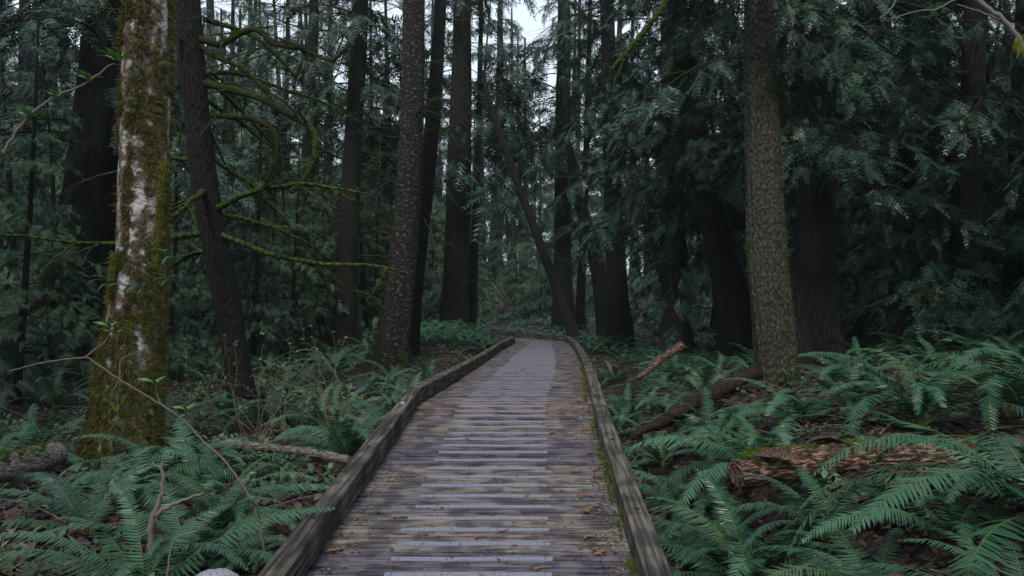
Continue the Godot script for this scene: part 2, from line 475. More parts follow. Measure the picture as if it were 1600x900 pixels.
func limb_shape(seed_: int, twigs: int, thick := 0.014) -> Shape:
	# bare branch one unit long along +z with side twigs
	rng.seed = 1200 + seed_
	var s := Shape.new()
	var pts := []; var rad := []
	var p := Vector3.ZERO
	var a := r(-0.2, 0.35); var yaw := 0.0
	for i in 11:
		pts.append(p); rad.append(lerpf(thick, thick * 0.22, i / 10.0))
		a += r(-0.22, 0.13); yaw += r(-0.16, 0.16)
		p += Vector3(sin(yaw) * cos(a), sin(a), cos(yaw) * cos(a)) * 0.1
	s.tube(pts, rad, 5, false)
	for k in twigs:
		var i := rng.randi_range(2, 9)
		var q: Vector3 = pts[i]
		var d: Vector3 = (pts[i + 1] - pts[i]).normalized()
		var dr := (d * r(0.5, 1.1) + Vector3(r(-1, 1), r(-0.7, 0.4), r(-0.2, 0.5))).normalized()
		var tp := []; var tr := []
		var ln := r(0.12, 0.4) * (1.15 - i * 0.06)
		for j in 5:
			tp.append(q); tr.append(lerpf(rad[i] * 0.55, thick * 0.10, j / 4.0))
			dr = (dr + Vector3(r(-0.25, 0.25), r(-0.35, 0.12), r(-0.2, 0.2))).normalized()
			q += dr * ln * 0.25
		s.tube(tp, tr, 4, false)
	return s

func tuft_shape(seed_: int, blades: int, hang: float) -> Shape:
	rng.seed = 1500 + seed_
	var s := Shape.new()
	for k in blades:
		var at := Vector3(r(-0.5, 0.5), r(-0.35, 0.35), r(-0.1, 0.1))
		var dr := Vector3(r(-0.7, 0.7), -hang * r(0.3, 1.2) + r(-0.2, 0.5), r(0.25, 1.0)).normalized()
		var w := dr.cross(Vector3(r(-1, 1), r(-1, 1), r(-1, 1))).normalized() * r(0.05, 0.10)
		s.tri(at - w, at + w, at + dr * r(0.5, 1.3))
	return s

func leaf_shape(seed_: int, curl: float, wide: float) -> Shape:
	rng.seed = 1700 + seed_
	var s := Shape.new()
	var rows := [[0.0, 0.06], [0.25, 0.8], [0.55, 1.0], [0.8, 0.6], [1.0, 0.04]]
	var prev := []
	for q in rows:
		var f: float = q[0]; var w: float = q[1] * wide * 0.5 * r(0.85, 1.15)
		var y := curl * sin(f * PI) * r(0.7, 1.2)
		var cur := [Vector3(-w, y + curl * 0.6 * q[1], f), Vector3(0, y, f), Vector3(w, y + curl * 0.5 * q[1], f)]
		if prev.size():
			for j in 2:
				s.tri(prev[j], prev[j + 1], cur[j + 1]); s.tri(prev[j], cur[j + 1], cur[j])
		prev = cur
	return s

# ================================================================= trees
# controls: [px, py, width px] measured along the stem at depth d; the stem is carried down into the soil and up out of sight
func stem_curve(ctrl: Array, d: float, top: float) -> Array:
	var pts := []; var rad := []
	for q in ctrl:
		pts.append(P(q[0], q[1], d)); rad.append(q[2] / 2.0 / FOCAL * d)
	var a: Vector3 = pts[0]; var b: Vector3 = pts[1]
	if top > a.y:
		var dirn := (a - b).normalized().lerp(Vector3.UP, 0.4).normalized()
		var up: Vector3 = a + dirn * (top - a.y)
		pts.push_front(up); rad.push_front(rad[0] * 0.45)
	var n := pts.size()
	var foot: Vector3 = pts[n - 1]
	var g := ground(foot.x, d)
	var step: Vector3 = (pts[n - 1] - pts[n - 2]).normalized()
	if foot.y > g:
		var e := foot + step * ((foot.y - g) / maxf(-step.y, 0.3))
		pts.append(Vector3(e.x, g, foot.z)); rad.append(rad[n - 1] * 1.12)
	pts.append(pts[-1] + Vector3(step.x * 0.2, -0.35, 0)); rad.append(rad[-1] * 1.25)
	pts.reverse(); rad.reverse()
	return [pts, rad]

func resample(pts: Array, rad: Array, step: float) -> Array:
	var op := []; var orr := []
	for i in pts.size() - 1:
		var p0: Vector3 = pts[maxi(i - 1, 0)]; var p1: Vector3 = pts[i]; var p2: Vector3 = pts[i + 1]; var p3: Vector3 = pts[mini(i + 2, pts.size() - 1)]
		var k := maxi(1, int(ceil(p1.distance_to(p2) / step)))
		for j in k:
			var f := float(j) / k
			op.append(p1.cubic_interpolate(p2, p0, p3, f) if i > 0 and i < pts.size() - 2 else p1.lerp(p2, f))
			orr.append(lerpf(rad[i], rad[i + 1], f))
	op.append(pts[-1]); orr.append(rad[-1])
	return [op, orr]

func surface_radius(d: Vector3, y: float, above: float, radius: float, ridge: float, flare: float, seed_: int) -> float:
	var lump := form_noise.get_noise_3d(d.x * 60.0 + seed_ * 31.0, y * 22.0, d.z * 60.0)
	var fine := form_noise.get_noise_3d(d.x * 260.0 + seed_ * 57.0, y * 40.0, d.z * 260.0)
	var root := pow(maxf(0.0, form_noise.get_noise_2d(d.x * 90.0 + seed_ * 70.0, d.z * 90.0) + 0.35), 1.3)
	return radius * (1.0 + ridge * (0.7 * lump + 0.8 * fine)) + radius * flare * root * exp(-above / (radius * 2.2 + 0.05))

func trunk_mesh(pts: Array, rad: Array, origin: Vector3, sides: int, ridge: float, flare: float, material: Material, seed_: int) -> ArrayMesh:
	var s := Shape.new()
	var rows := pts.size()
	var soil: float = pts[1].y
	for i in rows:
		var c: Vector3 = pts[i] - origin
		var above := maxf(pts[i].y - soil, 0.0)
		for j in sides + 1:
			var w := TAU * j / sides
			var d := Vector3(cos(w), 0, sin(w))
			var rr := surface_radius(d, pts[i].y, above, rad[i], ridge, flare, seed_)
			s.vert(c + d * rr, d, Vector2(float(j) / sides, pts[i].y))
	for i in rows - 1:
		for j in sides:
			var p := i * (sides + 1) + j
			s.face(p, p + 1, p + sides + 2); s.face(p, p + sides + 2, p + sides + 1)
	# smooth normals from the displaced surface
	var acc := PackedVector3Array(); acc.resize(s.v.size())
	for k in range(0, s.idx.size(), 3):
		var ia := s.idx[k]; var ib := s.idx[k + 1]; var ic := s.idx[k + 2]
		var g := (s.v[ic] - s.v[ia]).cross(s.v[ib] - s.v[ia])
		acc[ia] += g; acc[ib] += g; acc[ic] += g
	for i in rows:
		var a := i * (sides + 1); var b := a + sides
		var q := acc[a] + acc[b]; acc[a] = q; acc[b] = q
	for k in acc.size(): s.n[k] = acc[k].normalized()
	return s.commit(material)

var limbs := []
var dark_limbs := []
var boughs := []
var far_boughs := []

func hero_tree(called: String, ctrl: Array, d: float, top: float, bark: String, label: String, sides := 20, ridge := 0.10, flare := 0.8, step := 0.22) -> Dictionary:
	var cv := stem_curve(ctrl, d, top)
	var rs := resample(cv[0], cv[1], step)
	var foot: Vector3 = cv[0][1]
	var o := base(called, foot, label, "tree")
	var sd := taken.size()
	part("trunk", trunk_mesh(rs[0], rs[1], foot, sides, ridge, flare, M[bark], sd), o)
	return {"node": o, "pts": rs[0], "rad": rs[1], "foot": foot, "ridge": ridge, "flare": flare, "seed": sd, "soil": rs[0][1].y}

func stem_at(t: Dictionary, y: float) -> Array:
	for i in t.pts.size() - 1:
		if t.pts[i + 1].y >= y:
			return [t.pts[i], t.rad[i]]
	return [t.pts[-1], t.rad[-1]]

func add_limbs(t: Dictionary, count: int, y0: float, y1: float, len0: float, len1: float, set_: Array, seed_: int, called := "branch") -> void:
	rng.seed = 4000 + seed_
	for k in count:
		var y := r(y0, y1)
		var s := stem_at(t, t.foot.y + y)
		var at: Vector3 = s[0] - t.foot
		var ln := r(len0, len1)
		var b := Basis(Vector3.UP, r(0, TAU)) * Basis(Vector3.RIGHT, r(-0.25, 0.35)) * Basis(Vector3.BACK, r(-0.6, 0.6))
		part(called, set_[k % set_.size()], t.node, Transform3D(b.scaled(Vector3(ln, ln, ln)), at))

func add_crown(t: Dictionary, count: int, y0: float, y1: float, len0: float, len1: float, set_: Array, seed_: int, joined := false, leaf_mat := "cedar_leaf", sector := Vector2(0, TAU)) -> void:
	rng.seed = 5000 + seed_
	var leaf := Shape.new(); var wood := Shape.new()
	for k in count:
		var f := (k + rng.randf()) / count
		var y := lerpf(y0, y1, f)
		var s := stem_at(t, t.foot.y + y)
		var ln := lerpf(len0, len1, f) * r(0.65, 1.2)
		var b := Basis(Vector3.UP, r(sector.x, sector.y)) * Basis(Vector3.RIGHT, r(-0.2, 0.35)) * Basis(Vector3.BACK, r(-0.3, 0.3))
		var x := Transform3D(b.scaled(Vector3(ln, ln, ln)), s[0] - t.foot)
		var src = set_[k % set_.size()]
		if joined:
			leaf.add(src[0], x); wood.add(src[1], x)
		else:
			part("bough", src[2], t.node, x)
	if joined:
		part("crown", wood.commit(M.dead_limb, leaf.commit(M[leaf_mat])), t.node)

func simple_tree(called: String, h: float, radius: float, lean: Vector2, bark: String, label: String, group: String, seed_: int) -> Dictionary:
	rng.seed = 6000 + seed_
	var pts := []; var rad := []
	var bend := Vector2(r(-0.3, 0.3), r(-0.3, 0.3))
	for i in 15:
		var f := (i - 1) / 13.0
		var y := -0.4 if i == 0 else f * h
		pts.append(Vector3(lean.x * f + bend.x * sin(f * 3.0), y, lean.y * f + bend.y * sin(f * 2.5)))
		rad.append(radius * (1.25 if i == 0 else lerpf(1.08, 0.22, pow(f, 0.9))))
	var o := base(called, Vector3.ZERO, label, "tree", group)
	part("trunk", trunk_mesh(pts, rad, Vector3.ZERO, 12, 0.12, 0.7, M[bark], seed_), o)
	return {"node": o, "pts": pts, "rad": rad, "foot": Vector3.ZERO}

func copy_tree(src: Node3D, called: String, at: Vector3, turn: float, size: float, label := "", group := "") -> Node3D:
	var o: Node3D = src.duplicate()
	o.name = numbered(called)
	add_child(o)
	o.position = at; o.rotation = Vector3(0, turn, 0); o.scale = Vector3(size, size, size)
	if label: o.set_meta("label", label)
	if group: o.set_meta("group", group)
	return o

# ================================================================= ready
func _ready() -> void:
	# ---- camera
	var cam := Camera3D.new()
	cam.name = "camera"
	cam.projection = Camera3D.PROJECTION_FRUSTUM
	cam.near = 0.1
	cam.far = 400.0
	cam.size = 0.1 * 900.0 / FOCAL
	cam.frustum_offset = Vector2(0, -20.0 / FOCAL * 0.1)
	add_child(cam)
	cam.position = Vector3(0, CAM_Y, 0)
	cam.current = true
	# ---- sky, exposure
	var env := Environment.new()
	env.background_mode = Environment.BG_SKY
	var sky := Sky.new()
	var sm := ProceduralSkyMaterial.new()
	sm.sky_top_color = Color(0.865, 0.91, 0.965)
	sm.sky_horizon_color = Color(0.83, 0.88, 0.94)
	sm.sky_curve = 0.3
	sm.ground_bottom_color = Color(0.1, 0.1, 0.1)
	sm.ground_horizon_color = Color(0.25, 0.26, 0.27)
	sm.sun_angle_max = 1.0
	sky.sky_material = sm
	env.sky = sky
	env.background_energy_multiplier = 0.72
	env.tonemap_mode = Environment.TONE_MAPPER_LINEAR
	env.tonemap_exposure = 1.85
	env.fog_enabled = true
	env.fog_density = 0.0005
	env.fog_light_color = Color(0.85, 0.95, 0.95)
	env.sdfgi_enabled = true
	env.ssao_enabled = true
	env.ssil_enabled = true
	var we := WorldEnvironment.new()
	we.name = "world_environment"
	we.environment = env
	add_child(we)
	# ---- sun behind thin cloud
	var sun := DirectionalLight3D.new()
	sun.name = "sun"
	sun.light_energy = 0.5
	sun.light_angular_distance = 12.0
	sun.light_color = Color(1.0, 0.97, 0.93)
	sun.shadow_enabled = true
	sun.rotation_degrees = Vector3(-46, -10, 0)
	add_child(sun)

	ground_noise.seed = 5; ground_noise.frequency = 0.05
	form_noise.seed = 9; form_noise.frequency = 0.02; form_noise.fractal_octaves = 3
	make_materials()
	build_ground()
	build_boardwalk()
	build_prototypes()
	build_trees()
	build_background_trees()
	build_logs()
	build_ferns()
	build_undergrowth()
	build_litter()
	build_small_things()

# ================================================================= ground
func build_ground() -> void:
	var s := Shape.new()
	var xs := []; var ds := []
	var x := -140.0
	while x < 140.0:
		xs.append(x); x += 0.2 if absf(x) < 7.0 else (0.8 if absf(x) < 30.0 else 6.0)
	xs.append(140.0)
	var d := -30.0
	while d < 200.0:
		ds.append(d); d += 0.2 if d > 1.0 and d < 16.0 else (0.7 if d > -3.0 and d < 45.0 else 5.0)
	var nx := xs.size()
	for dd in ds:
		for xx in xs:
			var h := ground(xx, dd)
			var nn := Vector3(ground(xx - 0.1, dd) - ground(xx + 0.1, dd), 0.2, ground(xx, dd + 0.1) - ground(xx, dd - 0.1)).normalized()
			s.vert(Vector3(xx, h, -dd), nn)
	for j in ds.size() - 1:
		for i in nx - 1:
			var p := j * nx + i
			s.face(p, p + 1, p + nx + 1); s.face(p, p + nx + 1, p + nx)
	var o := part("ground", s.commit(M.forest_soil), self)
	o.set_meta("kind", "structure")

# ================================================================= boardwalk
func beam(a: Vector3, b: Vector3, side: Vector3, w: float, h: float, ch: float, off: float) -> Shape:
	# timber with chamfered edges from a to b; side = unit vector across; top face at the height of a and b
	var s := Shape.new()
	var prof := [Vector2(0, -h), Vector2(0, -ch), Vector2(ch, 0), Vector2(w - ch, 0), Vector2(w, -ch), Vector2(w, -h)]
	var ln := a.distance_to(b)
	var n := maxi(1, int(ln / 0.5))
	var vv := [0.0, h, h + ch, h + w, h + w + ch, h + w + h, h + w + h + w]
	for k in 6:
		var p: Vector2 = prof[k]; var q: Vector2 = prof[(k + 1) % 6]
		var e: Vector2 = q - p
		var out := side * (-e.y) + Vector3.UP * e.x
		if k == 5: out = Vector3.DOWN
		for j in n:
			var f0 := float(j) / n; var f1 := float(j + 1) / n
			var c0 := a.lerp(b, f0); var c1 := a.lerp(b, f1)
			s.quad(c0 + side * p.x + Vector3.UP * p.y, c1 + side * p.x + Vector3.UP * p.y, c1 + side * q.x + Vector3.UP * q.y, c0 + side * q.x + Vector3.UP * q.y, out,
				[Vector2(off + f0 * ln, off + vv[k]), Vector2(off + f1 * ln, off + vv[k]), Vector2(off + f1 * ln, off + vv[k + 1]), Vector2(off + f0 * ln, off + vv[k + 1])])
	for e in [a, b]:
		var ee: Vector3 = e
		var out := (a - b) if ee == a else (b - a)
		var ring := []
		for p in prof: ring.append(ee + side * p.x + Vector3.UP * p.y)
		for k in range(1, 5):
			s.quad(ring[0], ring[k], ring[k + 1], ring[0].lerp(ring[k + 1], 0.5), out)
	return s

func build_boardwalk() -> void:
	var o := base("boardwalk", Vector3.ZERO, "weathered plank boardwalk with timber kerbs curving off between the trees", "boardwalk")
	rng.seed = 77
	# planks laid at an even pitch along the centre line
	var t := 0.0
	var k := 0
	var strip_mesh := {}
	while t < rail.size() - 1.02:
		var here := deck_at(t)
		var mid: Vector3 = (here[0] + here[1]) / 2.0
		var lo := t; var hi := t + 0.9
		for z in 18:
			var q := (lo + hi) / 2.0
			var e := deck_at(minf(q, rail.size() - 1.001))
			if ((e[0] + e[1]) / 2.0 as Vector3).distance_to(mid) < 0.2: lo = q
			else: hi = q
		var t2 := minf(hi, rail.size() - 1.001)
		var a := deck_at(t); var b := deck_at(t2)
		var lift := -0.17 + r(-0.003, 0.003)
		var ext0 := r(0.02, 0.06); var ext1 := r(0.02, 0.06)
		var dirx: Vector3 = (a[1] - a[0]).normalized()
		var gap: float = r(0.004, 0.012) / 0.2
		var al: Vector3 = a[0].lerp(b[0], gap) - dirx * ext0 + Vector3.UP * lift
		var ar: Vector3 = a[1].lerp(b[1], gap) + dirx * ext1 + Vector3.UP * lift
		var bl: Vector3 = b[0].lerp(a[0], gap) - dirx * ext0 + Vector3.UP * (lift + r(-0.003, 0.003))
		var br: Vector3 = b[1].lerp(a[1], gap) + dirx * ext1 + Vector3.UP * (lift + r(-0.003, 0.003))
		var s := plank_shape(al, ar, bl, br, 0.045, r(0, 30))
		var tone: int = [0, 1, 5, 3, 0, 1, 2, 3, 5, 1, 0, 3][rng.randi() % 12]
		if k in [58, 61]: tone = 4
		if k in [59, 55, 43]: tone = 2
		var pl := part("plank", s.commit(M["plank_wood_%d" % tone]), o)
		# grip strip fixed along the middle of the plank
		var cA: Vector3 = (al + ar) / 2.0; var cB: Vector3 = (bl + br) / 2.0
		var along := (ar - al).normalized()
		var fwd := (cB - cA).normalized()
		var up := along.cross(fwd).normalized()
		if up.y < 0.0: up = -up
		var c := cA.lerp(cB, 0.56) + up * 0.0005 + along * (-0.02 + r(-0.004, 0.004))
		var key := rng.randi() % 4
		if not strip_mesh.has(key): strip_mesh[key] = strip(key)
		part("grip_strip", strip_mesh[key], pl, Transform3D(Basis(along, up, -fwd), c))
		t = t2
		k += 1
		if t2 >= rail.size() - 1.002: break
	# kerbs: mitred timbers along both edges
	for sd in 2:
		var sgn := 1.0 if sd == 0 else -1.0
		var line := []
		for q in rail:
			var p: Vector2 = q[sd]
			line.append(Vector3(p.x, q[2 + sd], -p.y))
		# long first runs are made of two timbers
		var joints := []
		for i in line.size():
			joints.append(line[i])
			if i == 0:
				joints.append((line[0] as Vector3).lerp(line[1], 0.62))
			if i == 1 and sd == 1:
				pass
		if sd == 1:
			joints[2] = (line[1] as Vector3).lerp(line[2], 0.72)   # the split joint with the cracked end
			joints.remove_at(3)
		else:
			joints.remove_at(2)
		for i in joints.size() - 1:
			var a: Vector3 = joints[i]; var b: Vector3 = joints[i + 1]
			var dr := (b - a).normalized()
			var side := Vector3(-dr.z, 0, dr.x).normalized() * sgn
			if i == 0: pass
			var w := 0.128
			var kb := part("kerb_beam", beam(a + dr * 0.003, b - dr * 0.003 + Vector3(0, -0.004 if i % 2 else 0.0, 0), side, w, 0.152, 0.009, r(0, 20)).commit(M.kerb_wood), o)
			# packers that lift the kerb off the planks
			var n := maxi(2, int(a.distance_to(b) / 1.3))
			for j in n:
				var f := (j + 0.5) / n
				var c := a.lerp(b, f) + side * (w * 0.5) - Vector3.UP * 0.1515
				part("packer", beam(c - dr * 0.12 - side * 0.055, c + dr * 0.12 - side * 0.055, side, 0.11, 0.017, 0.002, r(0, 9)).commit(M.dark_timber), kb)
				var hole := CylinderMesh.new()
				hole.top_radius = 0.016; hole.bottom_radius = 0.02; hole.height = 0.006; hole.radial_segments = 10
				hole.material = M.bolt_rust
				part("bolt", hole, kb, Transform3D(Basis.IDENTITY, a.lerp(b, f) + side * (w * 0.5) + Vector3.UP * 0.002))
	# stringers and posts under the planks
	for sd in [0.12, 0.88]:
		for i in rail.size() - 1:
			var e0 := deck_at(float(i) + 0.002); var e1 := deck_at(float(i + 1) - 0.002)
			var a: Vector3 = e0[0].lerp(e0[1], sd) - Vector3.UP * 0.224; var b: Vector3 = e1[0].lerp(e1[1], sd) - Vector3.UP * 0.224
			var dr := (b - a).normalized()
			part("stringer", beam(a, b, Vector3(-dr.z, 0, dr.x).normalized(), 0.09, 0.16, 0.005, r(0, 9)).commit(M.dark_timber), o)
			for f in [0.25, 0.75]:
				var c := a.lerp(b, f) - Vector3.UP * 0.165
				part("post", beam(c - dr * 0.05, c + dr * 0.05, Vector3(-dr.z, 0, dr.x).normalized(), 0.085, 0.5, 0.004, r(0, 9)).commit(M.dark_timber), o)

func plank_shape(al: Vector3, ar: Vector3, bl: Vector3, br: Vector3, th: float, off: float) -> Shape:
	var s := Shape.new()
	var n := 8
	var ch := 0.035   # share of the width taken by each rounded edge
	for j in n:
		var f0 := float(j) / n; var f1 := float(j + 1) / n
		var ln := al.distance_to(ar)
		var rowsA := []; var rowsB := []
		for q in [[0.0, -th], [0.0, -0.007], [ch, 0.0], [0.5, -0.001], [1.0 - ch, 0.0], [1.0, -0.007], [1.0, -th]]:
			rowsA.append(al.lerp(ar, f0).lerp(bl.lerp(br, f0), q[0]) + Vector3.UP * q[1])
			rowsB.append(al.lerp(ar, f1).lerp(bl.lerp(br, f1), q[0]) + Vector3.UP * q[1])
		for k in 6:
			var out: Vector3 = Vector3.UP if k in [2, 3] else ((al - bl) if k < 2 else (bl - al)).normalized() + (Vector3.UP if k in [1, 4] else Vector3.ZERO)
			var v0 := off + k * 0.04; var v1 := off + (k + 1) * 0.04
			s.quad(rowsA[k], rowsB[k], rowsB[k + 1], rowsA[k + 1], out, [Vector2(off + f0 * ln, v0), Vector2(off + f1 * ln, v0), Vector2(off + f1 * ln, v1), Vector2(off + f0 * ln, v1)])
		if j == 0: s.quad(rowsA[0], rowsA[1], rowsA[5], rowsA[6], al - ar)
		if j == n - 1: s.quad(rowsB[0], rowsB[1], rowsB[5], rowsB[6], ar - al)
		s.quad(rowsA[0], rowsB[0], rowsB[6], rowsA[6], Vector3.DOWN)
	return s

func strip(kind: int) -> ArrayMesh:
	var key := kind % 4
	var hw := 0.025; var hl := 0.445 + 0.002 * key
	var s := Shape.new()
	var n := 14
	for j in n:
		var x0 := lerpf(-hl, hl, float(j) / n); var x1 := lerpf(-hl, hl, float(j + 1) / n)
		var wob0 := 0.0012 * sin(x0 * 9.0 + key * 2.0); var wob1 := 0.0012 * sin(x1 * 9.0 + key * 2.0)
		var ra := []; var rb := []
		for q in [[-hw, -0.002], [-hw, 0.003], [-hw + 0.003, 0.005], [hw - 0.003, 0.005], [hw, 0.003], [hw, -0.002]]:
			ra.append(Vector3(x0, q[1] + wob0, q[0])); rb.append(Vector3(x1, q[1] + wob1, q[0]))
		for k in 5:
			s.quad(ra[k], rb[k], rb[k + 1], ra[k + 1], Vector3(0, 1, -1 if k < 2 else (1 if k > 2 else 0)), [Vector2(x0 + key, k * 0.02), Vector2(x1 + key, k * 0.02), Vector2(x1 + key, (k + 1) * 0.02), Vector2(x0 + key, (k + 1) * 0.02)])
		if j == 0: s.quad(ra[0], ra[1], ra[4], ra[5], Vector3.LEFT)
		if j == n - 1: s.quad(rb[0], rb[1], rb[4], rb[5], Vector3.RIGHT)
	var m := s.commit(M.grip_strip_grey)
	var sc := Shape.new()
	for xx in [-0.41, -0.14, 0.14, 0.41]:
		for zz in [-0.012, 0.012]:
			var c := Vector3(xx, 0.0075, zz)
			for j in 6:
				sc.tri(c, c + Vector3(cos(TAU * j / 6), 0, sin(TAU * j / 6)) * 0.0045, c + Vector3(cos(TAU * (j + 1) / 6), 0, sin(TAU * (j + 1) / 6)) * 0.0045)
	return sc.commit(M.screw_steel, m)

# ================================================================= shared meshes
var fronds := []
var light_fronds := []
var upright_fronds := []
var dead_fronds := []
var far_ferns := []

func build_prototypes() -> void:
	for k in 5: limbs.append(limb_shape(k, 7, 0.017).commit(M.mossy_limb))
	for k in 5: dark_limbs.append(limb_shape(20 + k, 12, 0.009).commit(M.dead_limb))
	for k in 4:
		var q := bough_shapes(k, true, 38, 0.21)
		q.append(q[1].commit(M.dead_limb, q[0].commit(M.cedar_leaf)))
		boughs.append(q)
	for k in 3:
		var q := bough_shapes(10 + k, false, 38, 0.24)
		q.append(q[1].commit(M.dead_limb, q[0].commit(M.cedar_leaf)))
		far_boughs.append(q)
	for k in 12:
		var f := frond_shape(k, 58.0 + 6.0 * (k % 4), -10.0 - 11.0 * (k % 5), 40 + 3 * (k % 4))
		var m: ArrayMesh = f[0].commit([M.fern_leaf, M.fern_leaf_deep, M.fern_leaf, M.fern_leaf_olive, M.fern_leaf, M.fern_leaf_deep, M.fern_leaf_light, M.fern_leaf, M.fern_leaf_deep, M.fern_leaf_deep, M.fern_leaf, M.fern_leaf_light][k])
		fronds.append(f[1].commit(M.fern_stalk, m))
	for k in 3:
		var f := frond_shape(20 + k, 60.0, -30.0 - 8.0 * k, 44)
		light_fronds.append(f[1].commit(M.fern_stalk, f[0].commit(M.fern_leaf_light)))
	for k in 3:
		var f := frond_shape(30 + k, 80.0, -60.0 - 15.0 * k, 46)
		upright_fronds.append(f[1].commit(M.fern_stalk, f[0].commit(M.fern_leaf)))
	for k in 2:
		var f := frond_shape(40 + k, 20.0, -50.0, 26)
		dead_fronds.append(f[1].commit(M.twig_bark, f[0].commit(M.dead_frond)))
	# whole small ferns for the distance
	for k in 5:
		var s := Shape.new(); 
		var a := frond_shape(50 + k, 62.0, -30.0, 15, false)
		var b := frond_shape(60 + k, 48.0, -40.0, 15, false)
		rng.seed = 80 + k
		for j in 13:
			var sc := r(0.7, 1.15)
			var q := r(0.75, 1.2)
			s.add((a if j % 2 else b)[0], Transform3D(Basis(Vector3.UP, TAU * j / 13.0 + r(-0.2, 0.2)).scaled(Vector3(sc, sc, sc)), Vector3.ZERO), Color(q, q, q))
		far_ferns.append(s.commit(M.fern_leaf))

# ================================================================= hero trees
func moss_coat(t: Dictionary, count: int, y0: float, y1: float, size: float, cover: float, seed_: int, facing := Vector3.ZERO) -> void:
	var tufts := [tuft_shape(1, 16, 0.9), tuft_shape(2, 16, 1.2), tuft_shape(3, 14, 0.6)]
	rng.seed = 8000 + seed_
	var s := Shape.new()
	var made := 0
	var tries := 0
	while made < count and tries < count * 12:
		tries += 1
		var y := lerpf(y0, y1, pow(rng.randf(), 1.25))
		var w := r(0, TAU)
		var d := Vector3(cos(w), 0, sin(w))
		var mask := form_noise.get_noise_3d(d.x * 45.0 + 300.0 + seed_, y * 38.0, d.z * 45.0) * 0.5 + 0.5
		mask += 0.22 * (1.0 - ss(y0, lerpf(y0, y1, 0.5), y))
		if facing != Vector3.ZERO: mask += 0.16 * d.dot(facing)
		if mask < 1.0 - cover: continue
		var st := stem_at(t, t.foot.y + y)
		var wy: float = t.foot.y + y
		var at: Vector3 = st[0] - t.foot + d * (surface_radius(d, wy, maxf(wy - t.soil, 0.0), st[1], t.ridge, t.flare, t.seed) - 0.004)
		at.y = y
		var b := Basis(d.cross(Vector3.UP).normalized() * -1.0, Vector3.UP, d)
		var sc := size * r(0.6, 1.5)
		var mix_ := rng.randf() * rng.randf()
		var col := Color(0.06, 0.06, 0.018).lerp(Color(0.22, 0.22, 0.06), mix_)
		if seed_ != 1: col = Color(0.03, 0.042, 0.014).lerp(Color(0.085, 0.11, 0.034), mix_)
		elif rng.randf() < 0.15 + 0.3 * ss(y0, y1 * 0.5, y): col = Color(0.135, 0.115, 0.058) * r(0.6, 1.2)
		s.add(tufts[made % 3], Transform3D(b.rotated(d, r(-0.5, 0.5)).scaled(Vector3(sc, sc, sc)), at), col)
		made += 1
	var o := part("moss", s.commit(M.moss_tuft), t.node)
	o.set_meta("label", "shaggy yellow-green moss on the bark")

func curved_limb(t: Dictionary, ctrl: Array, d0: float, d1: float, r0: float, r1: float, material: Material, twigs: int, seed_: int) -> void:
	# limb through measured points, depth running from d0 to d1
	rng.seed = 9000 + seed_
	var pts := []; var rad := []
	for i in ctrl.size():
		var f := float(i) / (ctrl.size() - 1)
		pts.append(P(ctrl[i][0], ctrl[i][1], lerpf(d0, d1, f)) - t.foot); rad.append(lerpf(r0, r1, f))
	var rs := resample(pts, rad, 0.12)
	for i in rs[0].size():
		rs[1][i] *= 1.0 + 0.25 * form_noise.get_noise_2d(i * 14.0, seed_ * 40.0)
		rs[0][i] += Vector3(r(-1, 1), r(-1, 1), r(-1, 1)) * 0.006
	var s := Shape.new()
	s.tube(rs[0], rs[1], 8, false)
	for k in twigs:
		var i := rng.randi_range(1, rs[0].size() - 2)
		var q: Vector3 = rs[0][i]
		var dr := Vector3(r(-1, 1), r(-0.8, 0.6), r(-0.7, 0.7)).normalized()
		var tp := []; var tr := []
		var ln := r(0.25, 0.9)
		for j in 6:
			tp.append(q); tr.append(lerpf(rs[1][i] * 0.45, 0.004, j / 5.0))
			dr = (dr + Vector3(r(-0.3, 0.3), r(-0.3, 0.2), r(-0.3, 0.3))).normalized()
			q += dr * ln * 0.2
		s.tube(tp, tr, 5, false)
	var fz := Shape.new()
	var tf := tuft_shape(40 + seed_, 12, 0.8)
	for k in rs[0].size() * 5:
		var i := rng.randi_range(0, rs[0].size() - 2)
		var ax: Vector3 = (rs[0][i + 1] - rs[0][i]).normalized()
		var d := Vector3(r(-1, 1), r(-0.25, 1), r(-1, 1))
		d = (d - ax * d.dot(ax)).normalized()
		var g := r(0.35, 1.0)
		fz.add(tf, Transform3D(Basis(ax, d.cross(ax), d).scaled(Vector3.ONE * r(0.025, 0.055)), (rs[0][i] as Vector3).lerp(rs[0][i + 1], rng.randf()) + d * rs[1][i] * 0.8), Color(0.065 * g, 0.10 * g, 0.02 * g))
	part("limb", fz.commit(M.moss_tuft, s.commit(material)), t.node)

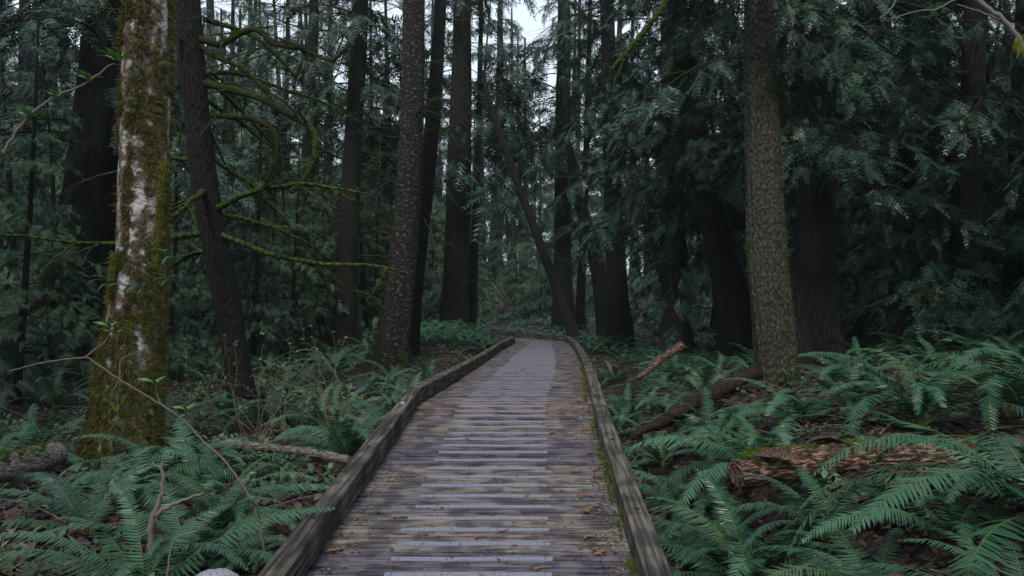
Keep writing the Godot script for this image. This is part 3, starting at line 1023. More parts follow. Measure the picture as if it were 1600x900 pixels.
func build_trees() -> void:
	var up := 15.0
	# big mossy alder close to the boardwalk
	var t1 := hero_tree("mossy_alder", [[231, 0, 68], [226, 200, 69], [223, 300, 70], [220, 400, 72], [214, 480, 78], [205, 560, 86], [198, 640, 92]], 7.4, up, "alder_bark", "thick alder with pale peeling bark under shaggy yellow-green moss", 44, 0.10, 0.5, 0.07)
	moss_coat(t1, 8000, 0.0, 4.9, 0.05, 0.53, 1, Vector3(0.3, 0, 0.2))
	# hanging moss ropes on the shaded edge of the alder
	for q in [[[[258, 255], [252, 300], [247, 350], [245, 410]], 0.03], [[[180, 395], [177, 430], [172, 470]], 0.03]]:
		var pts := []; var rad := []
		for c in q[0]:
			pts.append(P(c[0], c[1], 7.16) - t1.foot); rad.append(q[1] * r(0.7, 1.2))
		var rs := resample(pts, rad, 0.05)
		var s := Shape.new()
		var tf := tuft_shape(9, 12, 1.4)
		rng.seed = 31
		for i in rs[0].size():
			for z in 3:
				var w := r(-1.3, 1.3)
				var d := Vector3(sin(w), 0, cos(w))
				var g := r(0.5, 1.0)
				s.add(tf, Transform3D(Basis(Vector3.UP, w).scaled(Vector3(0.045, 0.06, 0.045)), rs[0][i] + d * rs[1][i]), Color(0.15 * g, 0.16 * g, 0.035 * g))
		s.tube(rs[0], rs[1], 6, false)
		for i in range(s.c.size() - rs[0].size() * 6, s.c.size()): s.c[i] = Color(0.07, 0.085, 0.018)
		part("moss_rope", s.commit(M.moss_tuft), t1.node)
	# dark buttressed cedar behind it
	var t2 := hero_tree("buttressed_cedar", [[172, -40, 56], [165, 60, 62], [150, 200, 70], [130, 400, 80], [115, 500, 96]], 15.0, up, "cedar_bark", "broad dark cedar with buttressed foot behind the mossy alder", 48, 0.16, 1.6, 0.25)
	add_crown(t2, 60, 4.2, 14.0, 3.0, 1.6, boughs, 2)
	moss_coat(t2, 500, 0.1, 1.8, 0.09, 0.5, 2, Vector3(0, 0, 1))
	# leaning dark maple with curling mossy limbs
	var t3 := hero_tree("leaning_maple", [[288, -60, 40], [296, 60, 42], [308, 180, 38], [322, 300, 40], [344, 420, 42], [362, 520, 40], [374, 600, 42]], 10.6, 9.0, "fir_bark", "leaning dark maple with curling mossy limbs beside the mossy alder", 24, 0.09, 0.6, 0.15)
	curved_limb(t3, [[300, 55], [340, 70], [395, 45], [430, 70], [470, 75], [520, 95], [548, 70]], 10.6, 10.0, 0.050, 0.020, M.dead_limb, 6, 1)
	curved_limb(t3, [[305, 65], [330, 85], [380, 108], [420, 150], [428, 175]], 10.6, 10.3, 0.050, 0.020, M.dead_limb, 5, 2)
	curved_limb(t3, [[318, 130], [360, 140], [410, 155], [450, 178], [485, 198], [493, 225], [488, 255], [470, 285], [455, 300]], 10.6, 9.6, 0.059, 0.026, M.dead_limb, 7, 3)
	curved_limb(t3, [[330, 180], [370, 182], [405, 188], [428, 205], [433, 235], [425, 265], [410, 298]], 10.6, 9.9, 0.050, 0.020, M.dead_limb, 5, 4)
	curved_limb(t3, [[318, 30], [360, 42], [400, 60], [440, 95], [462, 120], [470, 100]], 10.6, 10.8, 0.040, 0.013, M.dead_limb, 6, 5)
	curved_limb(t3, [[310, 160], [290, 190], [275, 230]], 10.6, 10.7, 0.020, 0.008, M.dead_limb, 2, 6)
	add_limbs(t3, 16, 2.2, 5.6, 1.6, 3.2, limbs, 3)
	# slim fir in front of the bright gap
	var t4 := hero_tree("slim_fir", [[491, -40, 13], [490, 60, 15], [486, 160, 18], [481, 260, 20], [475, 380, 24], [470, 470, 28]], 24.0, 18.0, "fir_bark", "slim dark fir with many thin dead branches against the bright gap", 16, 0.10, 0.6, 0.4)
	add_limbs(t4, 70, 1.5, 13.0, 1.5, 4.0, dark_limbs, 4)
	add_crown(t4, 26, 6.0, 14.0, 2.8, 1.6, far_boughs, 4)
	var t5 := hero_tree("straight_fir", [[564, -40, 24], [561, 60, 25], [553, 200, 27], [546, 320, 30], [540, 430, 34], [538, 500, 37]], 20.0, 18.0, "fir_bark", "straight black fir with knobs of bright moss and dead branches", 48, 0.09, 0.7, 0.3)
	add_limbs(t5, 60, 2.0, 11.0, 1.6, 3.8, dark_limbs, 5)
	add_limbs(t5, 12, 3.0, 7.5, 0.8, 1.8, limbs, 55)
	add_crown(t5, 20, 6.2, 12.0, 2.6, 2.0, far_boughs, 5)
	var t6 := hero_tree("spotted_alder", [[647, -40, 34], [646, 60, 35], [644, 180, 36], [638, 300, 38], [628, 420, 44], [617, 520, 50], [610, 570, 56]], 14.2, up, "spotted_bark", "dark alder speckled with white lichen next to the boardwalk bend", 56, 0.08, 0.9, 0.14)
	add_limbs(t6, 14, 3.5, 7.5, 1.0, 2.2, dark_limbs, 6)
	moss_coat(t6, 600, 0.0, 3.0, 0.06, 0.42, 6, Vector3(-1, 0, 0))
	var t7 := hero_tree("twin_alder", [[690, -40, 18], [685, 60, 20], [677, 180, 24], [664, 300, 26], [650, 420, 28], [638, 540, 32]], 15.4, up, "fir_bark", "thin dark alder leaning out behind the lichen-speckled one", 18, 0.08, 0.7, 0.25)
	add_limbs(t7, 8, 3.0, 7.0, 0.8, 1.8, limbs, 7)
	var t8 := hero_tree("thick_cedar", [[722, 40, 28], [720, 160, 33], [717, 280, 37], [714, 400, 40], [712, 480, 44]], 26.0, 18.0, "cedar_bark", "thick black cedar trunk at the inner side of the boardwalk bend", 48, 0.12, 0.5, 0.4)
	add_crown(t8, 36, 6.6, 16.0, 3.6, 1.6, far_boughs, 8)
	add_limbs(t8, 16, 2.5, 9.0, 1.5, 3.0, dark_limbs, 8)
	var t8b := hero_tree("thin_hemlock", [[748, 200, 9], [745, 290, 11], [741, 400, 13], [738, 470, 15]], 27.0, 15.0, "fir_bark", "thin dark hemlock stem close beside the thick black cedar", 12, 0.08, 0.6, 0.5)
	add_limbs(t8b, 18, 2.0, 9.0, 1.0, 2.2, dark_limbs, 81)
	var t9 := hero_tree("slanting_trunk", [[762, 150, 9], [783, 215, 11], [808, 285, 13], [838, 365, 14], [866, 440, 16], [884, 490, 18]], 24.5, 8.4, "fir_bark", "bare dark trunk slanting steeply across the gap above the boardwalk", 16, 0.07, 0.6, 0.35)
	add_limbs(t9, 6, 3.0, 7.0, 0.8, 1.6, limbs, 9)
	var t10 := hero_tree("grey_cedar", [[881, 40, 20], [880, 180, 24], [879, 300, 26], [879, 400, 27], [880, 470, 31]], 29.0, 19.0, "cedar_bark", "upright dark cedar trunk just behind the foot of the slanting trunk", 48, 0.10, 0.5, 0.4)
	add_crown(t10, 40, 6.6, 18.0, 3.4, 1.6, far_boughs, 10)
	var t11 := hero_tree("crooked_hemlock", [[893, 250, 14], [904, 310, 18], [922, 370, 22], [936, 430, 25], [944, 480, 29]], 26.0, 8.5, "fir_bark", "crooked dark hemlock bending over towards the upright cedar trunk", 16, 0.10, 0.8, 0.35)
	add_limbs(t11, 10, 2.0, 7.0, 1.0, 2.2, dark_limbs, 11)
	var t11b := hero_tree("thin_hemlock", [[916, 240, 10], [912, 330, 12], [909, 420, 13], [907, 470, 15]], 31.0, 16.0, "fir_bark", "thin straight hemlock stem between the upright cedar and crooked hemlock", 12, 0.08, 0.6, 0.5)
	add_crown(t11b, 18, 6.6, 15.0, 1.8, 0.9, far_boughs, 111)
	var t12 := hero_tree("tall_fir", [[948, -40, 21], [950, 60, 22], [954, 200, 25], [959, 340, 28], [964, 440, 32], [967, 490, 36]], 23.0, 19.0, "fir_bark", "tall straight black fir past the crooked hemlock, ferns round its foot", 48, 0.10, 0.5, 0.3)
	add_limbs(t12, 34, 2.5, 11.0, 1.5, 3.4, dark_limbs, 12)
	add_crown(t12, 40, 5.5, 18.0, 3.2, 1.4, boughs, 12)
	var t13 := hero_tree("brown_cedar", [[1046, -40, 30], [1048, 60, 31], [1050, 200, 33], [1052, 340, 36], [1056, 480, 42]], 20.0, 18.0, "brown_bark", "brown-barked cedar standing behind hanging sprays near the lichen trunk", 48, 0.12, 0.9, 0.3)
	add_crown(t13, 80, 3.2, 17.0, 3.0, 1.6, boughs, 13)
	var t14 := hero_tree("slanted_cedar", [[1078, 160, 40], [1098, 260, 44], [1118, 350, 46], [1136, 430, 50], [1146, 480, 56]], 17.0, 9.5, "cedar_bark", "dark cedar leaning away just behind the lichen-grey trunk", 48, 0.12, 0.9, 0.3)
	add_crown(t14, 44, 3.2, 9.0, 2.4, 1.4, boughs, 14)
	var t15 := hero_tree("lichen_maple", [[1186, -40, 44], [1187, 60, 46], [1190, 180, 50], [1194, 300, 54], [1200, 420, 58], [1210, 540, 60], [1216, 600, 60]], 9.2, up, "lichen_bark", "stout trunk with lichen-grey bark rising from ferns on the bank", 88, 0.15, 0.4, 0.10)
	moss_coat(t15, 1500, 0.0, 4.0, 0.03, 0.45, 15, Vector3(0.6, 0, 0.6))
	add_crown(t15, 46, 3.5, 13.0, 1.7, 2.2, boughs, 15)
	var t16 := hero_tree("dark_cedar", [[1276, -40, 46], [1277, 100, 50], [1276, 250, 54], [1275, 400, 56], [1274, 520, 62]], 12.5, up, "cedar_bark", "dark cedar trunk close behind the lichen-grey trunk, hung with sprays", 48, 0.14, 1.0, 0.2)
	add_crown(t16, 80, 3.0, 14.0, 2.2, 1.8, boughs, 16)
	var t17 := hero_tree("rusty_stump", [[1240, 400, 22], [1243, 460, 26], [1247, 520, 32], [1249, 560, 36]], 10.9, 1.0, "cedar_bark", "rusty broken stem squeezed between lichen-grey trunk and dark cedar", 16, 0.16, 0.9, 0.1)
	# cedars that fill the shady side with hanging sprays
	rng.seed = 41
	var shade := [[1400, 14.0], [1500, 13.0], [1590, 14.5], [1345, 17.5], [1440, 18.0], [1540, 18.5], [1640, 18.0], [1200, 21.0], [1270, 20.0], [1330, 24.0], [1120, 26.0], [1420, 25.0], [1520, 27.0], [1620, 25.0], [1700, 13.0], [1030, 29.0], [1230, 29.0], [1700, 22.0], [1780, 9.0], [2100, 6.0], [1950, 11.0], [1900, 14.0]]  # last ones stand past the frame edge, added to block light from that side
	var kinds := []
	for k in 3:
		var st := simple_tree("shade_cedar", 13.0 + k, 0.20 + 0.04 * k, Vector2(r(-0.6, 0.6), 0), "cedar_bark", "shady cedar thick with dark hanging sprays beyond the fallen log", "shady cedars beyond the fallen log", 200 + k)
		add_crown(st, 58, 1.2, 12.5, 2.2, 1.0, boughs, 210 + k, true)
		add_limbs(st, 8, 0.6, 6.0, 1.0, 2.4, dark_limbs, 220 + k)
		kinds.append(st.node)
	for k in shade.size():
		var at := on_ground(shade[k][0], shade[k][1])
		if k < 3:
			kinds[k].position = at; kinds[k].rotation.y = k * 1.3
		else:
			copy_tree(kinds[k % 3], "shade_cedar", at, k * 2.1, r(0.85, 1.15))
	# young cedars with paler sprays on the alder's side
	var young := [[25, 11.0, 0.8], [75, 13.5, 0.8], [-80, 12.0, 1.1], [262, 15.0, 0.75], [330, 19.0, 1.0], [410, 17.0, 0.7], [30, 19.0, 1.3], [420, 25.0, 1.2], [210, 24.0, 1.5], [-60, 20.0, 1.4], [300, 28.0, 1.5], [440, 21.0, 0.9], [505, 23.0, 0.9], [590, 24.0, 0.9], [360, 23.0, 1.2], [255, 20.0, 1.1], [520, 29.0, 1.0], [600, 31.0, 0.9], [120, 27.0, 1.6], [460, 34.0, 1.0], [150, 18.0, 0.9], [395, 20.0, 1.0], [450, 18.5, 0.8], [500, 20.0, 0.9], [575, 21.5, 1.0], [600, 27.0, 1.3], [545, 26.0, 1.2], [430, 28.0, 1.2], [350, 32.0, 1.4]]
	var yk := []
	for k in 2:
		var st := simple_tree("young_cedar", 7.0, 0.075, Vector2(r(-0.4, 0.4), 0), "cedar_bark", "young cedar with drooping pale green sprays on the mossy alder's side", "young cedars on the mossy alder's side", 240 + k)
		add_crown(st, 44, 0.9, 6.6, 1.5, 0.5, boughs, 250 + k, true, "hemlock_leaf")
		yk.append(st.node)
	for k in young.size():
		var at := on_ground(young[k][0], young[k][1])
		if k < 2:
			yk[k].position = at; yk[k].scale = Vector3.ONE * young[k][2]
		else:
			copy_tree(yk[k % 2], "young_cedar", at, k * 1.7, young[k][2])

# ================================================================= trees further off
func build_background_trees() -> void:
	var protos := []
	for k in 4:
		var st := simple_tree("woodland_cedar", 20.0 + k, 0.26 + 0.05 * k, Vector2(r(-0.8, 0.8), r(-0.5, 0.5)), "cedar_bark", "tall cedar deep in the wood with boughs down to head height", "cedars deep in the wood", 300 + k)
		add_crown(st, 72, 2.5 + k, 19.5, 3.0, 1.0, far_boughs, 310 + k, true)
		add_limbs(st, 8, 1.5, 8.0, 1.2, 2.6, dark_limbs, 320 + k)
		protos.append(st.node)
	var bare := []
	for k in 3:
		var st := simple_tree("woodland_alder", 19.0, 0.14 + 0.05 * k, Vector2(r(-1.5, 1.5), r(-0.5, 0.5)), ["alder_bark", "spotted_bark", "fir_bark"][k], "slender bare trunk deep in the wood with a thin high crown", "slender trunks deep in the wood", 340 + k)
		add_limbs(st, 22, 3.0, 17.0, 1.2, 3.2, dark_limbs, 350 + k)
		bare.append(st.node)
	rng.seed = 99
	var placed := []
	var n := 0
	var used := {}
	while n < 180:
		var d := r(27.0, 92.0)
		var px := r(-150.0, 1750.0)
		var p := on_ground(px, d)
		# an open glade lies past the end of the boardwalk
		var glade: bool = absf(p.x) < 17.0 and d > 20.0 and d < 66.0
		if glade: continue
		if near_deck(p.x, d) < 1.2: continue
		var ok := true
		for q in placed:
			if q.distance_to(p) < 2.0: ok = false; break
		if not ok: continue
		placed.append(p)
		var thin := rng.randf() < 0.25
		var src: Node3D = bare[n % 3] if thin else protos[n % 4]
		if not used.has(src):
			used[src] = true
			src.position = p; src.rotation.y = r(0, TAU)
		else:
			copy_tree(src, "woodland_alder" if thin else "woodland_cedar", p, r(0, TAU), r(0.75, 1.2) if d < 64.0 else r(1.15, 1.65))
		n += 1
	# cedars added out of view to shade both sides, leaving sky open over the boardwalk
	for q in [[-6.5, -2.0], [-8.5, 3.0], [-5.6, -8.0], [-10.0, -6.0], [-7.2, -14.0], [-12.5, 1.0], [5.8, -3.0], [7.5, 1.5], [5.4, -9.0], [9.5, -6.0], [7.0, -14.5], [-11.5, 6.5], [-4.6, -20.0], [4.9, -20.0]]:
		copy_tree(protos[int(absf(q[0] * 7.0)) % 4], "woodland_cedar", Vector3(q[0], ground(q[0], q[1]), -q[1]), q[0] * 3.0, 0.9, "unseen tall cedar added beside the start of the boardwalk to shade its sides", "unseen shading cedars added beside the start of the boardwalk")
	# bushy saplings and young hemlocks closing the glade
	var bush := simple_tree("hemlock_sapling", 4.2, 0.05, Vector2(0.1, 0), "cedar_bark", "low bushy hemlock sapling in the bright glade past the boardwalk", "hemlock saplings in the glade", 370)
	add_crown(bush, 40, 0.25, 4.0, 1.6, 0.5, far_boughs, 371, true, "hemlock_leaf")
	bush.node.position = on_ground(800, 38.0)
	var tall := simple_tree("glade_hemlock", 9.5, 0.10, Vector2(0.3, 0), "cedar_bark", "feathery pale green hemlock standing in the bright glade", "young hemlocks in the glade", 372)
	add_crown(tall, 54, 0.8, 9.2, 1.9, 0.6, far_boughs, 373, true, "hemlock_leaf")
	tall.node.position = on_ground(640, 36.0)
	rng.seed = 4242
	for q in [[425, 33.0, 1.9], [520, 36.0, 2.0], [596, 34.0, 1.8], [470, 41.0, 2.2], [340, 36.0, 2.0]]:
		copy_tree(tall.node, "glade_hemlock", on_ground(q[0], q[1]), r(0, TAU), q[2])
	for k in 40:
		var d := r(34.0, 60.0)
		var p := on_ground(r(240.0, 1080.0), d)
		if near_deck(p.x, d) < 1.2: continue
		copy_tree(bush.node, "hemlock_sapling", p, r(0, TAU), r(0.7, 1.5))
	for k in 16:
		var d := r(66.0, 86.0)
		var p := on_ground(r(360.0, 980.0), d)
		copy_tree(tall.node, "glade_hemlock", p, r(0, TAU), r(1.3, 2.4))
	for k in 20:
		var d := r(38.0, 62.0)
		var p := on_ground(r(200.0, 1060.0), d)
		if near_deck(p.x, d) < 1.5: continue
		copy_tree(tall.node, "glade_hemlock", p, r(0, TAU), r(0.5, 0.85))

# ================================================================= fallen wood
func log_mesh(pts: Array, rad: Array, material: Material, sides: int, rough: float, seed_: int) -> ArrayMesh:
	var rs := resample(pts, rad, 0.07)
	var s := Shape.new()
	s.tube(rs[0], rs[1], sides, true)
	for i in s.v.size():
		var q := s.v[i]
		s.v[i] += s.n[i] * rough * form_noise.get_noise_3d(q.x * 300.0 + seed_ * 9.0, q.y * 300.0, q.z * 300.0)
	return s.commit(material)

func moss_on_line(parent: Node, pts: Array, radius: float, count: int, size: float, seed_: int, f0: float, f1: float) -> void:
	rng.seed = 10000 + seed_
	var tf := tuft_shape(20, 16, 0.2)
	var s := Shape.new()
	for k in count:
		var f := lerpf(f0, f1, rng.randf()) * (pts.size() - 1)
		var i := mini(int(f), pts.size() - 2)
		var c: Vector3 = pts[i].lerp(pts[i + 1], f - i)
		var ax: Vector3 = (pts[i + 1] - pts[i]).normalized()
		var w := r(-1.5, 1.2)
		var d := Vector3.UP.rotated(ax, w)
		d = (d - ax * d.dot(ax)).normalized()
		var b := Basis(ax, d.cross(ax), d)
		var g := r(0.45, 1.1)
		s.add(tf, Transform3D(b.scaled(Vector3.ONE * size * r(0.7, 1.4)), c + d * radius), Color(0.085 * g, 0.135 * g, 0.022 * g))
	part("moss", s.commit(M.moss_tuft), parent)

func build_logs() -> void:
	# rotten log on the bank
	var pts := [P(1150, 742, 5.0), P(1215, 726, 5.1), P(1320, 716, 5.25), P(1430, 712, 5.35), P(1560, 706, 5.5), P(1660, 700, 5.6)]
	var o := base("rotten_log", Vector3.ZERO, "rotten reddish log lying across the fern bank, moss along its top", "log")
	part("bark", log_mesh(pts, [0.09, 0.108, 0.112, 0.108, 0.105, 0.10], M.rotten_wood, 16, 0.05, 1), o)
	moss_on_line(o, pts, 0.104, 230, 0.04, 1, 0.05, 0.95)
	# splintered bark plates lifting from the log
	rng.seed = 12
	for k in 14:
		var f := r(0.3, 4.4)
		var c: Vector3 = pts[int(f)].lerp(pts[int(f) + 1], f - int(f))
		var s := leaf_shape(60 + k, 0.12, 0.35)
		var ln := r(0.12, 0.3)
		var a := r(-0.6, 1.2)
		part("bark_flake", s.commit(M.rotten_wood), o, Transform3D((Basis(Vector3.UP, r(-0.4, 0.4) + PI / 2) * Basis(Vector3.BACK, a)).scaled(Vector3.ONE * ln), c + Vector3(-0.1, 0.108 * cos(a), 0.108 * sin(a))))
	# half-buried log rising out of the ditch
	o = base("ditch_log", Vector3.ZERO, "half-buried brown log sloping up out of the ditch to the lichen-grey trunk", "log")
	pts = [P(985, 682, 6.9), P(1035, 658, 7.3), P(1100, 622, 7.9), P(1180, 582, 8.8)]
	part("bark", log_mesh(pts, [0.03, 0.06, 0.075, 0.085], M.dark_log, 14, 0.045, 2), o)
	# broken pale wood among ferns
	o = base("splintered_log", Vector3.ZERO, "pale splintered wood leaning among the ferns beyond the ditch", "log")
	pts = [P(996, 592, 11.0), P(1020, 572, 11.2), P(1040, 556, 11.4), P(1066, 540, 11.6)]
	part("bark", log_mesh(pts, [0.03, 0.055, 0.05, 0.06], M.rotten_wood, 10, 0.04, 3), o)
	# bleached pole propped on the kerb
	o = base("bleached_pole", Vector3.ZERO, "bleached thin fallen pole ending at the boardwalk kerb", "log")
	pts = [P(340, 692, 7.4), P(390, 697, 7.2), P(450, 703, 6.95), P(500, 710, 6.75), P(548, 720, 6.5)]
	part("bark", log_mesh(pts, [0.05, 0.045, 0.04, 0.045, 0.035], M.silver_wood, 12, 0.02, 4), o)
	var stub := Shape.new()
	stub.tube([P(362, 694, 7.35), P(352, 686, 7.35), P(343, 684, 7.3)], [0.03, 0.022, 0.012], 7)
	part("stub", stub.commit(M.silver_wood), o)
	# grey log by the alder's foot
	o = base("grey_log", Vector3.ZERO, "grey log with moss patches lying against the mossy alder's foot", "log")
	pts = [P(-60, 752, 5.9), P(10, 730, 6.1), P(60, 718, 6.25), P(98, 708, 6.4)]
	part("bark", log_mesh(pts, [0.12, 0.11, 0.105, 0.09], M.silver_wood, 16, 0.035, 5), o)
	moss_on_line(o, pts, 0.10, 70, 0.04, 5, 0.3, 0.75)
	# mossy stub near the kerb
	o = base("mossy_stub", Vector3.ZERO, "small broken stub capped with bright moss beside the kerb", "stump")
	var g := on_ground(1128, 3.95)
	pts = [g - Vector3(0, 0.15, 0), g + Vector3(0, 0.10, 0), g + Vector3(-0.01, 0.22, 0.02), g + Vector3(-0.04, 0.30, 0.02)]
	part("wood", log_mesh(pts, [0.10, 0.085, 0.075, 0.03], M.rotten_wood, 12, 0.06, 6), o)
	rng.seed = 66
	var ms := Shape.new()
	var tf := tuft_shape(22, 16, 0.1)
	for k in 170:
		var w := r(0, TAU); var e := r(0.0, 1.3)
		var d := Vector3(cos(w) * cos(e), sin(e), sin(w) * cos(e))
		var q := r(0.6, 1.15)
		ms.add(tf, Transform3D(Basis.looking_at(-d, Vector3(0.1, 0.3, 0.9)).scaled(Vector3.ONE * r(0.03, 0.05)), g + Vector3(0, 0.14, 0) + d * Vector3(0.09, 0.13, 0.09)), Color(0.10 * q, 0.17 * q, 0.025 * q))
	part("moss", ms.commit(M.moss_tuft), o)

# ================================================================= ferns
func fern(where: Vector3, size: float, count: int, seed_: int, label: String, group := "", set_ := [], sector := Vector2(0, TAU), dead := 1, called := "sword_fern", flat := 0.0) -> Node3D:
	rng.seed = 20000 + seed_
	var o := base(called, where, label, "fern", group)
	var use: Array = set_ if set_.size() else fronds
	for k in count:
		var ring := k % 3
		var a := lerpf(sector.x, sector.y, (k + r(-0.3, 0.3)) / count)
		var sc: float = size * r(0.78, 1.12) * (1.0 if ring else 0.85)
		var tilt: float = [-0.18, 0.12, 0.38][ring] + flat + r(-0.08, 0.08)
		var b := Basis(Vector3.UP, a) * Basis(Vector3.RIGHT, tilt) * Basis(Vector3.BACK, r(-0.3, 0.3))
		part("frond", use[rng.randi() % use.size()], o, Transform3D(b.scaled(Vector3.ONE * sc), Vector3(r(-0.03, 0.03), 0, r(-0.03, 0.03))))
	for k in dead:
		var b := Basis(Vector3.UP, r(0, TAU)) * Basis(Vector3.RIGHT, 0.1)
		part("withered_frond", dead_fronds[k % 2], o, Transform3D(b.scaled(Vector3.ONE * size * 0.8), Vector3(0, 0.03, 0)))
	return o

func build_ferns() -> void:
	var where := func(px, d, lift): return on_ground(px, d) + Vector3(0, lift, 0)
	# the named ones, on the log side
	fern(where.call(1630, 3.8, 0.1), 1.45, 20, 1, "largest sword fern, long glossy fronds sweeping down in front of the rotten log", "", [], Vector2(0, TAU), 2, "sword_fern", 0.42)
	fern(where.call(1430, 3.4, -0.06), 0.85, 15, 2, "sword fern low in front of the rotten log below the largest fern", "", [], Vector2(0, TAU), 1, "sword_fern", 0.2)
	fern(where.call(1225, 3.7, -0.02), 0.9, 14, 3, "sword fern right beside the moss-capped stub at the kerb")
	fern(where.call(1170, 4.75, 0.05), 1.2, 17, 4, "sword fern reaching one pale frond over towards the kerb", "", fronds + light_fronds)
	fern(where.call(1200, 5.9, 0.0), 1.2, 16, 5, "sword fern in front of the lichen-grey trunk's foot", "", light_fronds)
	fern(where.call(1290, 4.6, 0.0), 0.8, 13, 6, "sword fern at the broken end of the rotten log")
	fern(where.call(1440, 6.2, 0.08), 1.3, 17, 7, "sword fern arching over behind the middle of the rotten log", "", upright_fronds + fronds)
	fern(where.call(1575, 6.3, 0.15), 1.3, 15, 8, "tallest sword fern with a hooked frond standing behind the rotten log", "", upright_fronds)
	fern(where.call(1330, 7.0, 0.0), 1.05, 14, 9, "sword fern between the rotten log and the dark cedar trunk", "", upright_fronds + fronds)
	fern(where.call(1620, 5.0, 0.0), 0.75, 11, 10, "small sword fern growing at the far end of the rotten log")
	fern(where.call(1075, 4.1, 0.0), 0.8, 12, 11, "sword fern tucked against the outside of the kerb near the stub")
	# on the alder's side
	fern(where.call(215, 5.75, 0.08), 1.1, 14, 12, "sword fern with a hooked frond in front of the mossy alder", "", upright_fronds)
	fern(where.call(215, 4.2, -0.05), 1.15, 15, 13, "sword fern under the forked dead branch near the pale stone")
	fern(where.call(140, 5.1, 0.12), 1.0, 10, 14, "sparse sword fern drooping over brown leaves by the grey log", "", [], Vector2(2.5, 5.6), 3)
	fern(where.call(345, 5.4, 0.0), 1.0, 16, 15, "bushy sword fern below the bleached pole")
	fern(where.call(385, 4.75, -0.05), 0.8, 14, 16, "sword fern crowding against the outside of the kerb below the bleached pole")
	fern(where.call(300, 6.5, 0.0), 1.15, 16, 17, "light green sword fern between the mossy alder and bleached pole", "", light_fronds)
	fern(where.call(40, 7.3, 0.0), 1.15, 16, 18, "broad sword fern behind the grey log")
	fern(where.call(-20, 6.2, 0.0), 1.0, 14, 19, "sword fern spilling over the grey log's outer end")
	fern(where.call(1130, 5.3, 0.0), 1.0, 15, 21, "sword fern at the ditch's edge below the half-buried log")
	fern(where.call(1520, 3.0, -0.08), 0.8, 13, 23, "sword fern lowest on the bank, below all others by the log")
	fern(where.call(1330, 3.1, -0.1), 0.75, 13, 24, "sword fern on the bank below the moss-capped stub")
	fern(where.call(1610, 3.1, -0.1), 0.75, 13, 28, "sword fern on the brown leaves below the largest fern")
	for q in [[1255, 4.2, 0.85, "sword fern between the moss-capped stub and the rotten log"], [1370, 3.75, 0.9, "sword fern spread flat before the middle of the rotten log"], [1490, 3.95, 0.85, "sword fern spread flat between the largest fern and the rotten log"], [1145, 3.2, 0.7, "small sword fern hugging the outer side of the kerb below the stub"], [1430, 2.75, 0.8, "sword fern at the lowest edge of the bank"], [1240, 3.05, 0.75, "sword fern below the moss-capped stub, leaning to the kerb"], [1585, 4.5, 0.85, "sword fern tucked under the far end of the rotten log"], [1080, 5.6, 0.8, "sword fern standing alone on the ditch slope"], [1060, 7.0, 0.8, "sword fern over the lower end of the half-buried log"], [1130, 7.2, 0.9, "sword fern leaning on the half-buried log"], [1010, 8.6, 0.8, "sword fern at the ditch below the splintered wood"], [1085, 8.8, 0.9, "sword fern behind the half-buried log"], [1160, 6.4, 0.95, "sword fern filling the slope between half-buried and rotten logs"], [1250, 6.6, 0.95, "sword fern just before the lichen-grey trunk, beside the rusty stem"], [1120, 6.2, 0.85, "low sword fern under the middle of the half-buried log"], [1040, 10.0, 0.9, "sword fern under the splintered wood's broken end"], [970, 10.5, 0.85, "sword fern on the ditch edge beside the far kerb"], [1130, 10.5, 1.0, "sword fern beyond the half-buried log by the leaning cedar"]]:
		fern(where.call(q[0], q[1], -0.04), q[2], 14, int(q[0]) + 31, q[3], "", [], Vector2(0, TAU), 0, "sword_fern", 0.2)
	fern(where.call(300, 4.65, -0.02), 1.0, 15, 25, "sword fern between the forked dead branch and the kerb")
	fern(where.call(540, 7.6, 0.0), 1.0, 15, 27, "sword fern outside the kerb just past the bleached pole")
	for q in [[640, 17.0], [668, 18.2], [690, 19.0], [712, 19.6], [735, 19.9], [755, 20.0], [660, 20.0], [700, 17.6], [724, 18.4], [610, 18.6], [630, 20.2], [685, 20.4], [772, 20.3], [745, 18.6], [740, 21.5], [715, 22.4], [690, 22.8], [665, 23.6], [640, 22.0], [620, 24.0]]:
		if near_deck(on_ground(q[0], q[1]).x, q[1]) < 0.3: continue
		rng.seed = int(q[0]) + 7000
		var fo := part("sword_fern", far_ferns[int(q[0]) % 5], self, Transform3D(Basis(Vector3.UP, r(0, TAU)).scaled(Vector3.ONE * r(0.8, 1.05)), on_ground(q[0], q[1])))
		tag(fo, "sword fern screening the kerb where the boardwalk bends away", "fern", "ferns screening the boardwalk bend")
	# little ferns rooted in the alder's moss
	rng.seed = 15
	for q in [[212, 468, 0.30], [228, 470, 0.26], [180, 462, 0.30], [272, 420, 0.30], [270, 455, 0.28], [205, 440, 0.22]]:
		var p := P(q[0], q[1] - 12, 7.1 if q[0] > 200 and q[0] < 250 else 7.2)
		fern(p, q[2], 4, 40 + int(q[0]), "tiny fern rooted in the mossy alder's bark at chest height", "tiny ferns on the mossy alder", light_fronds, Vector2(-1.1, 1.1), 0, "licorice_fern")
	# the rest of the ferns, thinning with distance
	rng.seed = 500
	var spots := []
	var tries := 0
	while spots.size() < 280 and tries < 20000:
		tries += 1
		var d := r(6.5, 30.0)
		var px := r(-60.0, 1660.0)
		var p := on_ground(px, d)
		var off := near_deck(p.x, d)
		if off < 0.45: continue
		var side := p.x - path_x(minf(d, 20.0)).x
		if side > 1.0 and side < 1.65 and d < 9.0: continue
		if side < 0.0 and d < 14.0 and not (side > -4.5 and d > 8.5) and ground_noise.get_noise_2d(p.x * 5.0 + 20.0, d * 5.0) < 0.02: continue
		if px > 320.0 and px < 560.0 and d > 6.0 and d < 7.6: continue
		if side > 2.6 and d < 13.0 and rng.randf() < 0.7: continue
		var ok := true
